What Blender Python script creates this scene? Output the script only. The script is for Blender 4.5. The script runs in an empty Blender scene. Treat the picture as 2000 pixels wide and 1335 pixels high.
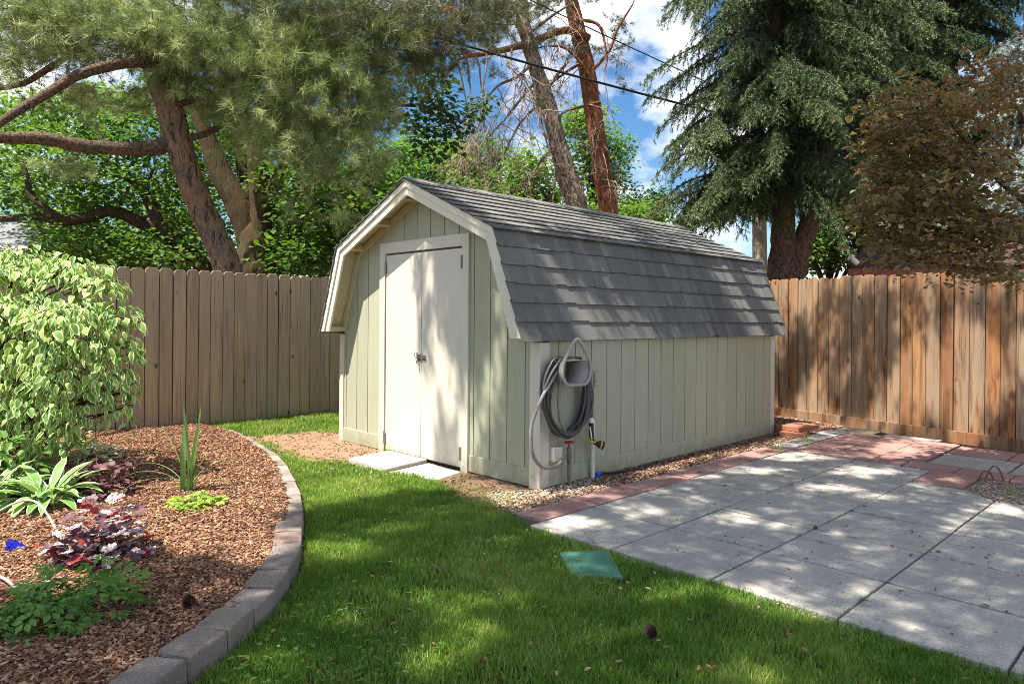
import bpy, math, random
import numpy as np
rng = np.random.default_rng(11)
random.seed(5)
S = bpy.context.scene
COL = S.collection
R_ = math.radians

# ------------------------------------------------------------------ camera model
FPX, YAW, HY, ROLL, H = 1369.25, 0.7987, 621.37, 0.0073, 1.32
Fv = np.array([math.cos(YAW), math.sin(YAW), 0.])
Rv = np.array([math.sin(YAW), -math.cos(YAW), 0.])
Uv = np.array([0, 0, 1.])
EYE = np.array([0, 0, H])
def dirn(px, py):
    a = (px-1000)/FPX; b = (py-HY)/FPX
    c, s = math.cos(ROLL), math.sin(ROLL)
    return Fv + Rv*(a*c+b*s) - Uv*(-a*s+b*c)
def G(px, py, z=0.):
    d = dirn(px, py); return EYE + d*((z-H)/d[2])
def onX(px, py, X): d = dirn(px, py); return EYE + d*(X/d[0])
def onY(px, py, Y): d = dirn(px, py); return EYE + d*(Y/d[1])
def P(px, py, D): return EYE + dirn(px, py)*D
def proj(Q):
    q = np.asarray(Q)-EYE
    Z = np.maximum(q@Fv, .05); x = q@Rv/Z; y = -q[..., 2]/Z
    c, s = math.cos(ROLL), math.sin(ROLL)
    return 1000+FPX*(x*c-y*s), HY+FPX*(x*s+y*c), Z

cam = bpy.data.cameras.new('camera'); co = bpy.data.objects.new('camera', cam); COL.objects.link(co)
from mathutils import Matrix, Vector
c_, s_ = math.cos(ROLL), math.sin(ROLL)
Rc, Uc = c_*Rv+s_*Uv, c_*Uv-s_*Rv
m = Matrix.Identity(4)
for i in range(3):
    m[i][0], m[i][1], m[i][2], m[i][3] = Rc[i], Uc[i], -Fv[i], EYE[i]
co.matrix_world = m
cam.sensor_width = 36; cam.lens = FPX/2000*36; cam.shift_y = -(667.5-HY)/2000
cam.clip_start = .05; cam.clip_end = 2000
S.camera = co

# ------------------------------------------------------------------ light and sky
SUN_EL, SUN_AZ = R_(65), R_(-12)            # azimuth the light travels to
LD = np.array([math.cos(SUN_EL)*math.cos(SUN_AZ), math.cos(SUN_EL)*math.sin(SUN_AZ), -math.sin(SUN_EL)])
sl = bpy.data.lights.new('sun', 'SUN'); sl.energy = 5.0; sl.angle = R_(.5); sl.color = (1, .935, .81)
so = bpy.data.objects.new('sun', sl); COL.objects.link(so)
so.rotation_euler = Vector(LD).to_track_quat('-Z', 'Y').to_euler(); so.location = (-20, 5, 40)
w = bpy.data.worlds.new('World'); S.world = w; w.use_nodes = True
nt = w.node_tree; nt.nodes.clear()
def nd(t, typ, **k):
    n = t.nodes.new(typ)
    for a, v in k.items():
        if a == 'inp':
            for q, x in v.items(): n.inputs[q].default_value = x
        else: setattr(n, a, v)
    return n
sky = nd(nt, 'ShaderNodeTexSky', sky_type='NISHITA', sun_disc=False, sun_elevation=SUN_EL,
         sun_rotation=math.atan2(-LD[0], -LD[1]), air_density=1.0, dust_density=.3, ozone_density=3.0)
tc = nd(nt, 'ShaderNodeTexCoord')
mp = nd(nt, 'ShaderNodeMapping', inp={'Location': (6.4, 5.5, 4.3), 'Scale': (1, 1, 1.7)})
no = nd(nt, 'ShaderNodeTexNoise', inp={'Scale': 2.6, 'Detail': 9, 'Roughness': .58})
rp = nd(nt, 'ShaderNodeValToRGB'); rp.color_ramp.elements[0].position = .465; rp.color_ramp.elements[1].position = .60
mx = nd(nt, 'ShaderNodeMix', data_type='RGBA')
hs = nd(nt, 'ShaderNodeHueSaturation', inp={'Saturation': 1.25, 'Value': .62})
n2 = nd(nt, 'ShaderNodeTexNoise', inp={'Scale': 4.5, 'Detail': 6}); r2 = nd(nt, 'ShaderNodeValToRGB'); r2.color_ramp.elements[0].position = .38; r2.color_ramp.elements[1].position = .6
r2.color_ramp.elements[0].color = (4.6, 4.8, 5.1, 1); r2.color_ramp.elements[1].color = (8.2, 8.1, 8.0, 1)
bg = nd(nt, 'ShaderNodeBackground', inp={'Strength': .11})
ow = nd(nt, 'ShaderNodeOutputWorld')
L = nt.links.new
L(tc.outputs['Generated'], mp.inputs[0]); L(mp.outputs[0], no.inputs['Vector']); L(no.outputs[0], rp.inputs[0])
L(rp.outputs[0], mx.inputs['Factor']); L(sky.outputs[0], hs.inputs['Color']); L(hs.outputs[0], mx.inputs['A']); L(mp.outputs[0], n2.inputs['Vector']); L(n2.outputs[0], r2.inputs[0]); L(r2.outputs[0], mx.inputs['B']); L(mx.outputs['Result'], bg.inputs['Color']); L(bg.outputs[0], ow.inputs[0])
S.view_settings.view_transform = 'Standard'; S.view_settings.look = 'None'
S.view_settings.exposure = 1.32; S.view_settings.gamma = 1
S.cycles.use_denoising = True; S.cycles.denoising_prefilter = 'NONE'; S.cycles.filter_width = .9
S.cycles.max_bounces = 7; S.cycles.diffuse_bounces = 4; S.cycles.transmission_bounces = 4; S.cycles.transparent_max_bounces = 4
S.cycles.sample_clamp_indirect = 6

# ------------------------------------------------------------------ objects
def tag(o, label=None, cat=None, group=None, kind=None):
    for k, v in (('label', label), ('category', cat), ('group', group), ('kind', kind)):
        if v: o[k] = v
    return o
ORG = {}
def thing(name, loc, label, cat, group=None):
    o = bpy.data.objects.new(name, None); COL.objects.link(o); o.empty_display_size = .1
    o.location = loc; ORG[o.name] = np.array(loc, float)
    return tag(o, label, cat, group)

class MB:
    """collects geometry in world coordinates and links it as one mesh object"""
    def __init__(s): s.V = []; s.L = []; s.N = []; s.M = []; s.var = []; s.edge = []; s.n = 0; s.S = []
    def add(s, V, F, mi=0, var=None, edge=None, smooth=False):
        V = np.asarray(V, float).reshape(-1, 3); k = len(V)
        if isinstance(F, np.ndarray) and F.ndim == 2:
            s.L.append((F+s.n).ravel()); s.N.append(np.full(len(F), F.shape[1])); nf = len(F)
        else:
            s.L.append(np.concatenate([np.asarray(f)+s.n for f in F])); s.N.append(np.array([len(f) for f in F])); nf = len(F)
        s.M.append(np.full(nf, mi)); s.S.append(np.full(nf, smooth)); s.V.append(V)
        s.var.append(np.broadcast_to(np.asarray(random.random() if var is None else var, float), (k,)))
        s.edge.append(np.broadcast_to(np.asarray(0. if edge is None else edge, float), (k,)))
        s.n += k
        return s
    def build(s, name, mats, parent=None, base=None, bev=0, label=None):
        me = bpy.data.meshes.new(name); V = np.concatenate(s.V)
        if parent is not None: org = ORG[parent.name]
        elif base is not None: org = np.asarray(base, float)
        else: org = np.array([(V[:, 0].min()+V[:, 0].max())/2, (V[:, 1].min()+V[:, 1].max())/2, V[:, 2].min()])
        Vl = V-org
        Lp = np.concatenate(s.L).astype(np.int32); N = np.concatenate(s.N)
        me.vertices.add(len(V)); me.vertices.foreach_set('co', Vl.astype(np.float32).ravel())
        me.loops.add(len(Lp)); me.loops.foreach_set('vertex_index', Lp)
        me.polygons.add(len(N)); me.polygons.foreach_set('loop_start', np.concatenate([[0], np.cumsum(N)[:-1]]).astype(np.int32))
        me.polygons.foreach_set('material_index', np.concatenate(s.M).astype(np.int32))
        me.polygons.foreach_set('use_smooth', np.concatenate(s.S).astype(bool))
        for nm, dat in (('var', s.var), ('edge', s.edge)):
            a = me.attributes.new(nm, 'FLOAT', 'POINT'); a.data.foreach_set('value', np.concatenate(dat).astype(np.float32))
        me.update(calc_edges=True); me.validate()
        for mt in (mats if isinstance(mats, (list, tuple)) else [mats]): me.materials.append(mt)
        o = bpy.data.objects.new(name, me); COL.objects.link(o)
        if parent is not None: o.parent = parent; ORG[o.name] = org
        else: o.location = org; ORG[o.name] = org
        if bev:
            b = o.modifiers.new('bevel', 'BEVEL'); b.width = bev; b.segments = 2; b.limit_method = 'ANGLE'
        if label: o['label'] = label
        return o
    # shapes
    def box(s, lo, hi, mi=0, var=None):
        x0, y0, z0 = lo; x1, y1, z1 = hi
        V = [(x0,y0,z0),(x1,y0,z0),(x1,y1,z0),(x0,y1,z0),(x0,y0,z1),(x1,y0,z1),(x1,y1,z1),(x0,y1,z1)]
        return s.add(V, np.array([(0,3,2,1),(4,5,6,7),(0,1,5,4),(1,2,6,5),(2,3,7,6),(3,0,4,7)]), mi, var)
    def obox(s, c, ax, half, mi=0, var=None):
        ax = [np.asarray(a, float)/np.linalg.norm(a) for a in ax]
        V = [np.asarray(c)+sx*ax[0]*half[0]+sy*ax[1]*half[1]+sz*ax[2]*half[2] for sz in (-1,1) for sx, sy in ((-1,-1),(1,-1),(1,1),(-1,1))]
        return s.add(V, np.array([(0,3,2,1),(4,5,6,7),(0,1,5,4),(1,2,6,5),(2,3,7,6),(3,0,4,7)]), mi, var)
    def prism(s, pts, d, mi=0, var=None):
        """closed 3d polygon swept by vector d"""
        p = np.asarray(pts, float); n = len(p); V = np.concatenate([p, p+np.asarray(d)])
        F = [list(range(n))[::-1], list(range(n, 2*n))]+[[i, (i+1) % n, n+(i+1) % n, n+i] for i in range(n)]
        return s.add(V, F, mi, var)
    def tube(s, path, r, sides=8, mi=0, var=None, caps=True, rough=0.):
        p = np.asarray(path, float); n = len(p)
        r = np.broadcast_to(np.asarray(r, float), (n,)) if np.ndim(r) == 0 or len(np.atleast_1d(r)) == n else np.interp(np.linspace(0, 1, n), np.linspace(0, 1, len(r)), r)
        T = np.gradient(p, axis=0); T /= np.linalg.norm(T, axis=1)[:, None]+1e-9
        u = np.cross(T[0], [0, 0, 1.]);
        if np.linalg.norm(u) < .1: u = np.cross(T[0], [0, 1., 0])
        u /= np.linalg.norm(u); V = []
        an = np.arange(sides)*2*math.pi/sides
        for i in range(n):
            u = u-T[i]*(u@T[i]); u /= np.linalg.norm(u); v = np.cross(T[i], u)
            rr = r[i]*(1+rough*rng.uniform(-1, 1, sides)) if rough else r[i]
            V.append(p[i]+np.outer(np.cos(an)*rr, u)+np.outer(np.sin(an)*rr, v))
        V = np.concatenate(V)
        i0 = np.arange(sides); i1 = (i0+1) % sides
        F = np.concatenate([np.stack([k*sides+i0, k*sides+i1, (k+1)*sides+i1, (k+1)*sides+i0], 1) for k in range(n-1)])
        s.add(V, F, mi, var, smooth=True)
        if caps: s.add(np.concatenate([V[:sides], V[-sides:]]), [list(range(sides))[::-1], list(range(sides, 2*sides))], mi, var)
        return s
    def lathe(s, c, axis, prof, sides=16, mi=0, var=None):
        """prof: (radius, height along axis)"""
        axis = np.asarray(axis, float)/np.linalg.norm(axis)
        u = np.cross(axis, [0, 0, 1.]);
        if np.linalg.norm(u) < .1: u = np.cross(axis, [1., 0, 0])
        u /= np.linalg.norm(u); v = np.cross(axis, u)
        an = np.arange(sides)*2*math.pi/sides
        V = np.concatenate([np.asarray(c)+axis*h+np.outer(np.cos(an)*r, u)+np.outer(np.sin(an)*r, v) for r, h in prof])
        i0 = np.arange(sides); i1 = (i0+1) % sides; n = len(prof)
        F = np.concatenate([np.stack([k*sides+i0, k*sides+i1, (k+1)*sides+i1, (k+1)*sides+i0], 1) for k in range(n-1)])
        s.add(V, F, mi, var, smooth=True)
        s.add(np.concatenate([V[:sides], V[-sides:]]), [list(range(sides))[::-1], list(range(sides, 2*sides))], mi, var)
        return s
    def scatter(s, TV, TF, pos, ax, nrm, size, mi=0, var=None, edge=None, smooth=False):
        TV = np.asarray(TV, float); TF = np.asarray(TF); n = len(pos); k = len(TV)
        y = ax/(np.linalg.norm(ax, axis=1)[:, None]+1e-9)
        x = np.cross(y, nrm); x /= np.linalg.norm(x, axis=1)[:, None]+1e-9
        z = np.cross(x, y); sz = np.broadcast_to(np.asarray(size, float), (n,))[:, None, None]
        V = pos[:, None]+(TV[None, :, 0:1]*x[:, None]+TV[None, :, 1:2]*y[:, None]+TV[None, :, 2:3]*z[:, None])*sz
        F = (TF[None]+(np.arange(n)*k)[:, None, None]).reshape(-1, TF.shape[1])
        var = rng.random(n) if var is None else var
        e = None if edge is None else np.tile(np.asarray(edge, float), n)
        return s.add(V.reshape(-1, 3), F, mi, np.repeat(var, k), e, smooth)

def unit(n):
    v = rng.normal(size=(n, 3)); return v/np.linalg.norm(v, axis=1)[:, None]
def norm(v): return v/(np.linalg.norm(v, axis=-1, keepdims=True)+1e-9)

# ------------------------------------------------------------------ materials
def mat(name, col, rough=.8, var=None, edge=None, noise=(), bump=(), transl=0, spec=.3, metal=0, wave=None, tcol=None):
    """col base; var = colour reached at attribute var 1; noise = (scale, colour, lo, hi, stretch); bump = (scale, strength, dist, stretch)"""
    m = bpy.data.materials.new(name); m.use_nodes = True; t = m.node_tree; t.nodes.clear(); L = t.links.new
    out = nd(t, 'ShaderNodeOutputMaterial'); pb = nd(t, 'ShaderNodeBsdfPrincipled', inp={'Roughness': rough, 'Specular IOR Level': spec, 'Metallic': metal})
    geo = nd(t, 'ShaderNodeNewGeometry')
    at = nd(t, 'ShaderNodeAttribute', attribute_name='var')
    rgb = nd(t, 'ShaderNodeRGB'); rgb.outputs[0].default_value = (*col, 1); cur = rgb.outputs[0]
    def mixc(fac, c2):
        nonlocal cur
        x = nd(t, 'ShaderNodeMix', data_type='RGBA'); L(fac, x.inputs['Factor']); L(cur, x.inputs['A'])
        if isinstance(c2, tuple): x.inputs['B'].default_value = (*c2, 1)
        else: L(c2, x.inputs['B'])
        cur = x.outputs['Result']
    def vec(st, off=False):
        mpn = nd(t, 'ShaderNodeMapping', inp={'Scale': st}); L(geo.outputs['Position'], mpn.inputs[0])
        if off:
            mu = nd(t, 'ShaderNodeVectorMath', operation='MULTIPLY_ADD'); L(at.outputs['Fac'], mu.inputs[0]); mu.inputs[1].default_value = (37, 17, 23)
            L(mpn.outputs[0], mu.inputs[2]); return mu.outputs[0]
        return mpn.outputs[0]
    if var:
        vs = var if isinstance(var, list) else [var]
        r = nd(t, 'ShaderNodeValToRGB'); cr = r.color_ramp; cols = [col]+vs
        while len(cr.elements) < len(cols): cr.elements.new(.5)
        for i, c in enumerate(cols): cr.elements[i].position = i/(len(cols)-1); cr.elements[i].color = (*c, 1)
        L(at.outputs['Fac'], r.inputs[0]); cur = r.outputs[0]
    for n_ in noise:
        sc, c2, lo, hi, st = n_[:5]
        nn = nd(t, 'ShaderNodeTexNoise', inp={'Scale': sc, 'Detail': 6, 'Roughness': .62}); L(vec(st, len(n_) > 5), nn.inputs['Vector'])
        mr = nd(t, 'ShaderNodeMapRange', inp={'From Min': lo, 'From Max': hi}); L(nn.outputs[0], mr.inputs[0]); mixc(mr.outputs[0], c2)
    if edge:
        ae = nd(t, 'ShaderNodeAttribute', attribute_name='edge'); mixc(ae.outputs['Fac'], edge)
    L(cur, pb.inputs['Base Color'])
    pn = None
    for n_ in bump:
        sc, strn, dist, st = n_[:4]
        if len(n_) > 5 and n_[5] == 'v':
            nn = nd(t, 'ShaderNodeTexVoronoi', feature='DISTANCE_TO_EDGE', inp={'Scale': sc})
        else: nn = nd(t, 'ShaderNodeTexNoise', inp={'Scale': sc, 'Detail': 5, 'Roughness': .6})
        L(vec(st, len(n_) > 4 and n_[4]), nn.inputs['Vector'])
        bn = nd(t, 'ShaderNodeBump', inp={'Strength': strn, 'Distance': dist}); L(nn.outputs[0], bn.inputs['Height'])
        if pn: L(pn, bn.inputs['Normal'])
        pn = bn.outputs[0]
    if pn: L(pn, pb.inputs['Normal'])
    if transl:
        tr = nd(t, 'ShaderNodeBsdfTranslucent'); ms = nd(t, 'ShaderNodeMixShader', inp={0: transl})
        if tcol:
            mm = nd(t, 'ShaderNodeMix', data_type='RGBA', blend_type='MULTIPLY', inp={'Factor': 1.}); L(cur, mm.inputs['A']); mm.inputs['B'].default_value = (*tcol, 1); L(mm.outputs['Result'], tr.inputs[0])
        else: L(cur, tr.inputs[0])
        L(pb.outputs[0], ms.inputs[1]); L(tr.outputs[0], ms.inputs[2]); L(ms.outputs[0], out.inputs[0])
    else: L(pb.outputs[0], out.inputs[0])
    return m
def splash(m, col, z1=.36, amt=.42):
    """mud splashed up from the soil: blotches that get rarer higher up the board"""
    t = m.node_tree; L = t.links.new; pb = [n for n in t.nodes if n.type == 'BSDF_PRINCIPLED'][0]; src = pb.inputs['Base Color'].links[0].from_socket
    g = [n for n in t.nodes if n.type == 'NEW_GEOMETRY'][0]; sx = nd(t, 'ShaderNodeSeparateXYZ'); L(g.outputs['Position'], sx.inputs[0])
    n1 = nd(t, 'ShaderNodeTexNoise', inp={'Scale': 9, 'Detail': 8, 'Roughness': .7}); L(g.outputs['Position'], n1.inputs['Vector'])
    a1 = nd(t, 'ShaderNodeMapRange', inp={'From Min': 0., 'From Max': z1, 'To Min': .30, 'To Max': .78}); L(sx.outputs[2], a1.inputs[0])
    s1 = nd(t, 'ShaderNodeMath', operation='SUBTRACT'); L(n1.outputs[0], s1.inputs[0]); L(a1.outputs[0], s1.inputs[1])
    m1 = nd(t, 'ShaderNodeMapRange', inp={'From Min': 0., 'From Max': .22, 'To Min': 0., 'To Max': amt}); L(s1.outputs[0], m1.inputs[0])
    x = nd(t, 'ShaderNodeMix', data_type='RGBA'); L(m1.outputs[0], x.inputs['Factor']); L(src, x.inputs['A']); x.inputs['B'].default_value = (*col, 1); L(x.outputs['Result'], pb.inputs['Base Color'])
ONE = (1, 1, 1)
M = {}
M['siding'] = mat('siding_paint', (.40, .405, .295), .7, var=(.36, .37, .27), noise=[(2.2, (.34, .34, .245), .5, .75, (1, 1, .35)), (38, (.31, .315, .225), .55, .72, (1, 1, .05)), (90, (.46, .46, .35), .6, .75, (1, 1, .1))], bump=[(60, .25, .004, (1, 1, .06)), (130, .12, .002, (1, 1, .25))])
M['groove'] = mat('siding_groove', (.10, .105, .07), .9)
M['trim'] = mat('trim_paint', (.60, .565, .47), .6, noise=[(5, (.56, .52, .42), .52, .8, (1, 1, .5)), (40, (.62, .58, .48), .5, .8, ONE)], bump=[(70, .12, .002, (1, 1, .2))])
M['barge'] = mat('barge_paint', (.68, .64, .53), .65, noise=[(14, (.50, .46, .38), .60, .78, ONE), (45, (.56, .52, .44), .6, .78, ONE)], bump=[(50, .2, .003, ONE)])
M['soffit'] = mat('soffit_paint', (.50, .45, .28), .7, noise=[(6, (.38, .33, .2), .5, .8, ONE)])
M['door'] = mat('door_paint', (.62, .58, .495), .55, noise=[(3, (.57, .535, .46), .5, .8, ONE), (26, (.53, .50, .43), .6, .76, (1, 1, .2))], bump=[(25, .05, .002, ONE)])
M['steel'] = mat('zinc', (.35, .35, .34), .4, metal=.8, noise=[(30, (.2, .18, .16), .5, .7, ONE)])
for k_ in ('siding', 'trim', 'door'): splash(M[k_], (.21, .16, .105))
M['shingle'] = mat('asphalt_shingle', (.10, .102, .10), .95, var=[(.155, .155, .150), (.25, .245, .228)], spec=.15,
                   noise=[(150, (.27, .265, .255), .54, .68, ONE), (110, (.04, .04, .045), .54, .68, ONE), (14, (.14, .138, .135), .5, .75, (1, .12, .12)), (2.0, (.17, .165, .155), .5, .8, ONE)], bump=[(330, .5, .003, ONE)])
M['darkwood'] = mat('weathered_edge', (.16, .12, .10), .9, noise=[(30, (.09, .07, .06), .4, .7, (1, 1, .2))])
def wood(name, cols, grey, streak, orange=None):
    ns = [(5, grey, .40, .66, (1, 1, .12), 1), (17, streak, .52, .72, (1, 1, .05), 1), (60, tuple(c*.6 for c in streak), .56, .76, (1, 1, .025), 1), (40, tuple(min(1, c*1.35) for c in cols[0]), .56, .74, (1, 1, .03), 1)]
    if orange: ns.insert(1, (4.0, orange, .53, .70, (1, 1, .22), 1)); ns.append((8, (.075, .045, .03), .555, .70, (1, 1, .2), 1))
    else: ns.append((12, (.11, .09, .075), .64, .74, (1, 1, .12), 1))
    m = mat(name, cols[0], .85, var=cols[1:], noise=ns, spec=.15, bump=[(60, .5, .004, (1, 1, .03), True), (12, .3, .006, (1, 1, .1), True)])
    # knots: sparse dark dots stretched along the board
    t = m.node_tree; L = t.links.new; pb = [n for n in t.nodes if n.type == 'BSDF_PRINCIPLED'][0]; src = pb.inputs['Base Color'].links[0].from_socket
    g = [n for n in t.nodes if n.type == 'NEW_GEOMETRY'][0]; mp_ = nd(t, 'ShaderNodeMapping', inp={'Scale': (1, 1, .55), 'Location': (.3, .1, .2)}); L(g.outputs['Position'], mp_.inputs[0])
    v = nd(t, 'ShaderNodeTexVoronoi', inp={'Scale': 4.2}); L(mp_.outputs[0], v.inputs['Vector'])
    mr = nd(t, 'ShaderNodeMapRange', inp={'From Min': .045, 'From Max': .095, 'To Min': .85, 'To Max': 0.}); L(v.outputs['Distance'], mr.inputs[0])
    x = nd(t, 'ShaderNodeMix', data_type='RGBA'); L(mr.outputs[0], x.inputs['Factor']); L(src, x.inputs['A']); x.inputs['B'].default_value = (.06, .035, .022, 1); L(x.outputs['Result'], pb.inputs['Base Color'])
    return m
M['fence_back'] = wood('weathered_cedar', [(.42, .285, .175), (.33, .235, .15), (.46, .33, .215), (.37, .25, .165)], (.34, .275, .205), (.22, .145, .095))
M['fence_dark'] = mat('gap_shade', (.07, .05, .038), .95)  # strips added behind the board gaps, dark to stand for seam shade
M['fence_right'] = wood('stained_cedar', [(.29, .15, .072), (.30, .21, .14), (.38, .25, .155), (.24, .105, .048), (.33, .235, .16), (.37, .195, .095)], (.29, .22, .155), (.13, .075, .044), (.38, .16, .052))
M['bark_pine'] = mat('pine_bark', (.30, .19, .125), .95, noise=[(4, (.17, .14, .12), .45, .65, ONE), (22, (.085, .06, .047), .51, .60, (1, 1, .22)), (45, (.33, .24, .185), .54, .68, (1, 1, .35))], bump=[(22, 1, .08, (1, 1, .22)), (55, .8, .03, (1, 1, .4))], spec=.1)
M['bark_limb'] = mat('pine_limb_bark', (.21, .13, .09), .95, noise=[(6, (.15, .125, .105), .45, .65, ONE), (26, (.075, .052, .042), .47, .58, ONE), (60, (.32, .24, .19), .55, .7, ONE)], bump=[(28, 1, .05, ONE), (70, .8, .02, ONE)], spec=.1)
M['bark_spruce'] = mat('spruce_bark', (.15, .09, .062), .95, noise=[(5, (.10, .07, .055), .45, .65, ONE), (26, (.055, .036, .028), .48, .58, (1, 1, .5)), (50, (.24, .16, .12), .55, .7, ONE)], bump=[(26, 1, .06, (1, 1, .5))], spec=.1)
M['bark_red'] = mat('red_pine_bark', (.30, .115, .05), .95, noise=[(10, (.10, .045, .03), .46, .56, (1, 1, .35)), (24, (.42, .20, .10), .54, .68, (1, 1, .5)), (1.2, (.20, .085, .045), .45, .6, ONE)], bump=[(12, 1, .06, (1, 1, .4)), (35, .6, .02, ONE)], spec=.1)
M['bark_grey'] = mat('grey_bark', (.27, .20, .155), .95, noise=[(11, (.10, .075, .06), .46, .56, (1, 1, .4)), (26, (.40, .33, .28), .53, .66, (1, 1, .5))], bump=[(14, 1, .05, (1, 1, .4))], spec=.1)
M['bark_maple'] = mat('maple_bark', (.07, .05, .027), .95, noise=[(3, (.085, .078, .036), .5, .7, ONE), (16, (.06, .045, .028), .47, .6, (1, 1, .25)), (40, (.10, .078, .045), .55, .7, (1, 1, .3))], bump=[(18, .8, .03, (1, 1, .25))], spec=.1)
M['bark_dark'] = mat('dark_bark', (.085, .06, .045), .95, noise=[(12, (.05, .035, .03), .45, .65, (1, 1, .3)), (28, (.14, .10, .08), .55, .75, ONE)], bump=[(20, .8, .03, (1, 1, .4))], spec=.1)
M['twig'] = mat('dead_twig', (.25, .18, .13), .9, var=(.36, .27, .21))
M['pole'] = mat('grey_pole', (.36, .31, .26), .9, noise=[(9, (.22, .18, .15), .48, .7, (1, 1, .06))], bump=[(20, .5, .02, (1, 1, .04))])
def leafm(name, a, b, t=.35, edge=None, rough=.55, extra=(), tcol=(1.25, 1.3, .7), spec=.35):
    return mat(name, a, rough, var=b, transl=t, edge=edge, spec=spec, tcol=tcol, noise=extra)
M['needle'] = leafm('pine_needle', (.09, .135, .04), [(.20, .275, .095), (.36, .43, .18), (.56, .59, .33)], .2, tcol=(1, 1, .8))
M['needle_dead'] = leafm('dead_needle', (.22, .085, .035), (.34, .17, .08), .15)
M['needle_dark'] = leafm('dark_pine_needle', (.07, .10, .04), [(.12, .14, .065), (.20, .20, .11)], .15, tcol=(1, 1, .8))
M['spruce'] = leafm('spruce_needle', (.014, .026, .010), [(.045, .08, .028), (.135, .19, .075), (.42, .46, .23)], .12, tcol=(1, 1, .8))
M['bluespruce'] = leafm('blue_spruce_needle', (.12, .18, .18), [(.28, .36, .36), (.45, .52, .52)], .1, tcol=(1, 1, 1))
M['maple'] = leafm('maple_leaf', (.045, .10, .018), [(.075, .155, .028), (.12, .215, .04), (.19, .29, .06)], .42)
M['mapledark'] = leafm('dark_maple_leaf', (.025, .06, .018), [(.04, .09, .025), (.07, .135, .035)], .3)
M['brightleaf'] = leafm('bright_leaf', (.085, .17, .03), [(.13, .245, .04), (.22, .33, .06)], .42)
M['redbud'] = leafm('redbud_leaf', (.135, .15, .05), [(.18, .175, .065), (.21, .155, .075), (.28, .18, .115)], .32, edge=(.46, .33, .23), tcol=(1.2, 1, .7), spec=.25)
M['dogwood'] = leafm('variegated_leaf', (.10, .235, .04), [(.18, .36, .06), (.33, .48, .10)], .25, edge=(.78, .80, .47), tcol=(1.1, 1.1, .7))
M['hosta'] = leafm('hosta_leaf', (.11, .25, .05), [(.15, .32, .07), (.26, .42, .12)], .25, edge=(.76, .80, .56), tcol=(1.1, 1.1, .7))
M['green'] = leafm('green_leaf', (.085, .20, .04), [(.13, .27, .055), (.22, .36, .08)], .35)
M['lime'] = leafm('lime_leaf', (.24, .36, .05), [(.32, .46, .07), (.42, .54, .12)], .35)
M['silver'] = leafm('silver_leaf', (.46, .44, .45), [(.55, .54, .54), (.085, .02, .035), (.40, .36, .38), (.46, .02, .025)], .15, tcol=(1.3, .5, .5), extra=[(60, (.10, .03, .045), .50, .60, ONE)])
M['purple'] = leafm('purple_leaf', (.05, .018, .022), [(.09, .03, .04), (.20, .09, .12)], .2, tcol=(1.3, .6, .6))
M['cream'] = leafm('cream_leaf', (.36, .42, .20), [(.52, .56, .38), (.68, .69, .56)], .3, tcol=(1, 1, .8))
M['iris'] = leafm('iris_leaf', (.10, .19, .055), [(.15, .245, .08), (.22, .31, .11)], .25, edge=None)
M['grass'] = leafm('grass_blade', (.085, .175, .028), [(.15, .27, .04), (.26, .375, .07), (.38, .43, .14), (.5, .45, .24)], .4, rough=.5)
M['clover'] = leafm('clover_leaf', (.08, .19, .035), (.13, .25, .05), .3)
M['soil'] = mat('soil', (.15, .105, .07), .95, noise=[(3, (.10, .09, .04), .45, .65, ONE), (40, (.21, .155, .11), .5, .7, ONE)], bump=[(60, .6, .02, ONE)], spec=.1)
M['lawnsoil'] = mat('lawn_soil', (.05, .075, .02), .95, noise=[(25, (.08, .06, .035), .5, .7, ONE)], bump=[(60, .5, .02, ONE)], spec=.1)
M['dirt'] = mat('pale_dirt', (.29, .19, .125), .95, noise=[(6, (.22, .135, .08), .45, .7, ONE), (55, (.15, .09, .06), .52, .68, ONE), (90, (.40, .30, .21), .55, .75, ONE)], bump=[(50, .7, .02, ONE), (160, .5, .006, ONE)], spec=.1)
M['mulchbase'] = mat('mulch_base', (.12, .05, .028), .95, noise=[(50, (.06, .028, .018), .45, .6, ONE), (90, (.22, .11, .06), .55, .7, ONE)], bump=[(70, 1, .03, ONE)], spec=.1)
M['chip'] = mat('bark_chip', (.08, .036, .022), .9, var=[(.185, .085, .048), (.275, .14, .082), (.36, .21, .13), (.47, .325, .215)], spec=.2)
M['gravel'] = mat('gravel_base', (.30, .24, .19), .95, noise=[(60, (.16, .11, .08), .48, .65, ONE), (9, (.20, .12, .08), .5, .65, ONE)], bump=[(70, 1, .02, ONE)])
M['pebble'] = mat('pebble', (.20, .13, .09), .8, var=[(.28, .21, .16), (.38, .31, .25), (.50, .45, .38)], spec=.25)
def slabm(name, c, d, e):
    return mat(name, c, .9, var=tuple(x*.84 for x in c), spec=.2, noise=[(1.7, d, .45, .68, ONE), (120, e, .48, .60, ONE), (4, tuple(x*.80 for x in c), .55, .7, ONE), (75, tuple(x*1.25 for x in c), .56, .68, ONE), (7, tuple(x*.80 for x in c), .54, .74, ONE), (30, tuple(x*.66 for x in c), .56, .66, (1, .16, 1), 1), (26, tuple(x*1.15 for x in c), .56, .70, (.2, 1, 1), 1)],
               bump=[(30, .8, .012, (1.2, .16, 1), True), (14, .3, .012, (.4, 1.4, 1), True), (140, .4, .004, ONE)])
M['slab'] = slabm('grey_slab', (.385, .365, .335), (.43, .405, .365), (.29, .275, .255))
M['paleslab'] = slabm('pale_slab', (.46, .43, .40), (.52, .50, .46), (.36, .34, .32))
M['redslab'] = slabm('red_slab', (.365, .21, .185), (.41, .29, .26), (.27, .16, .14))
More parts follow.
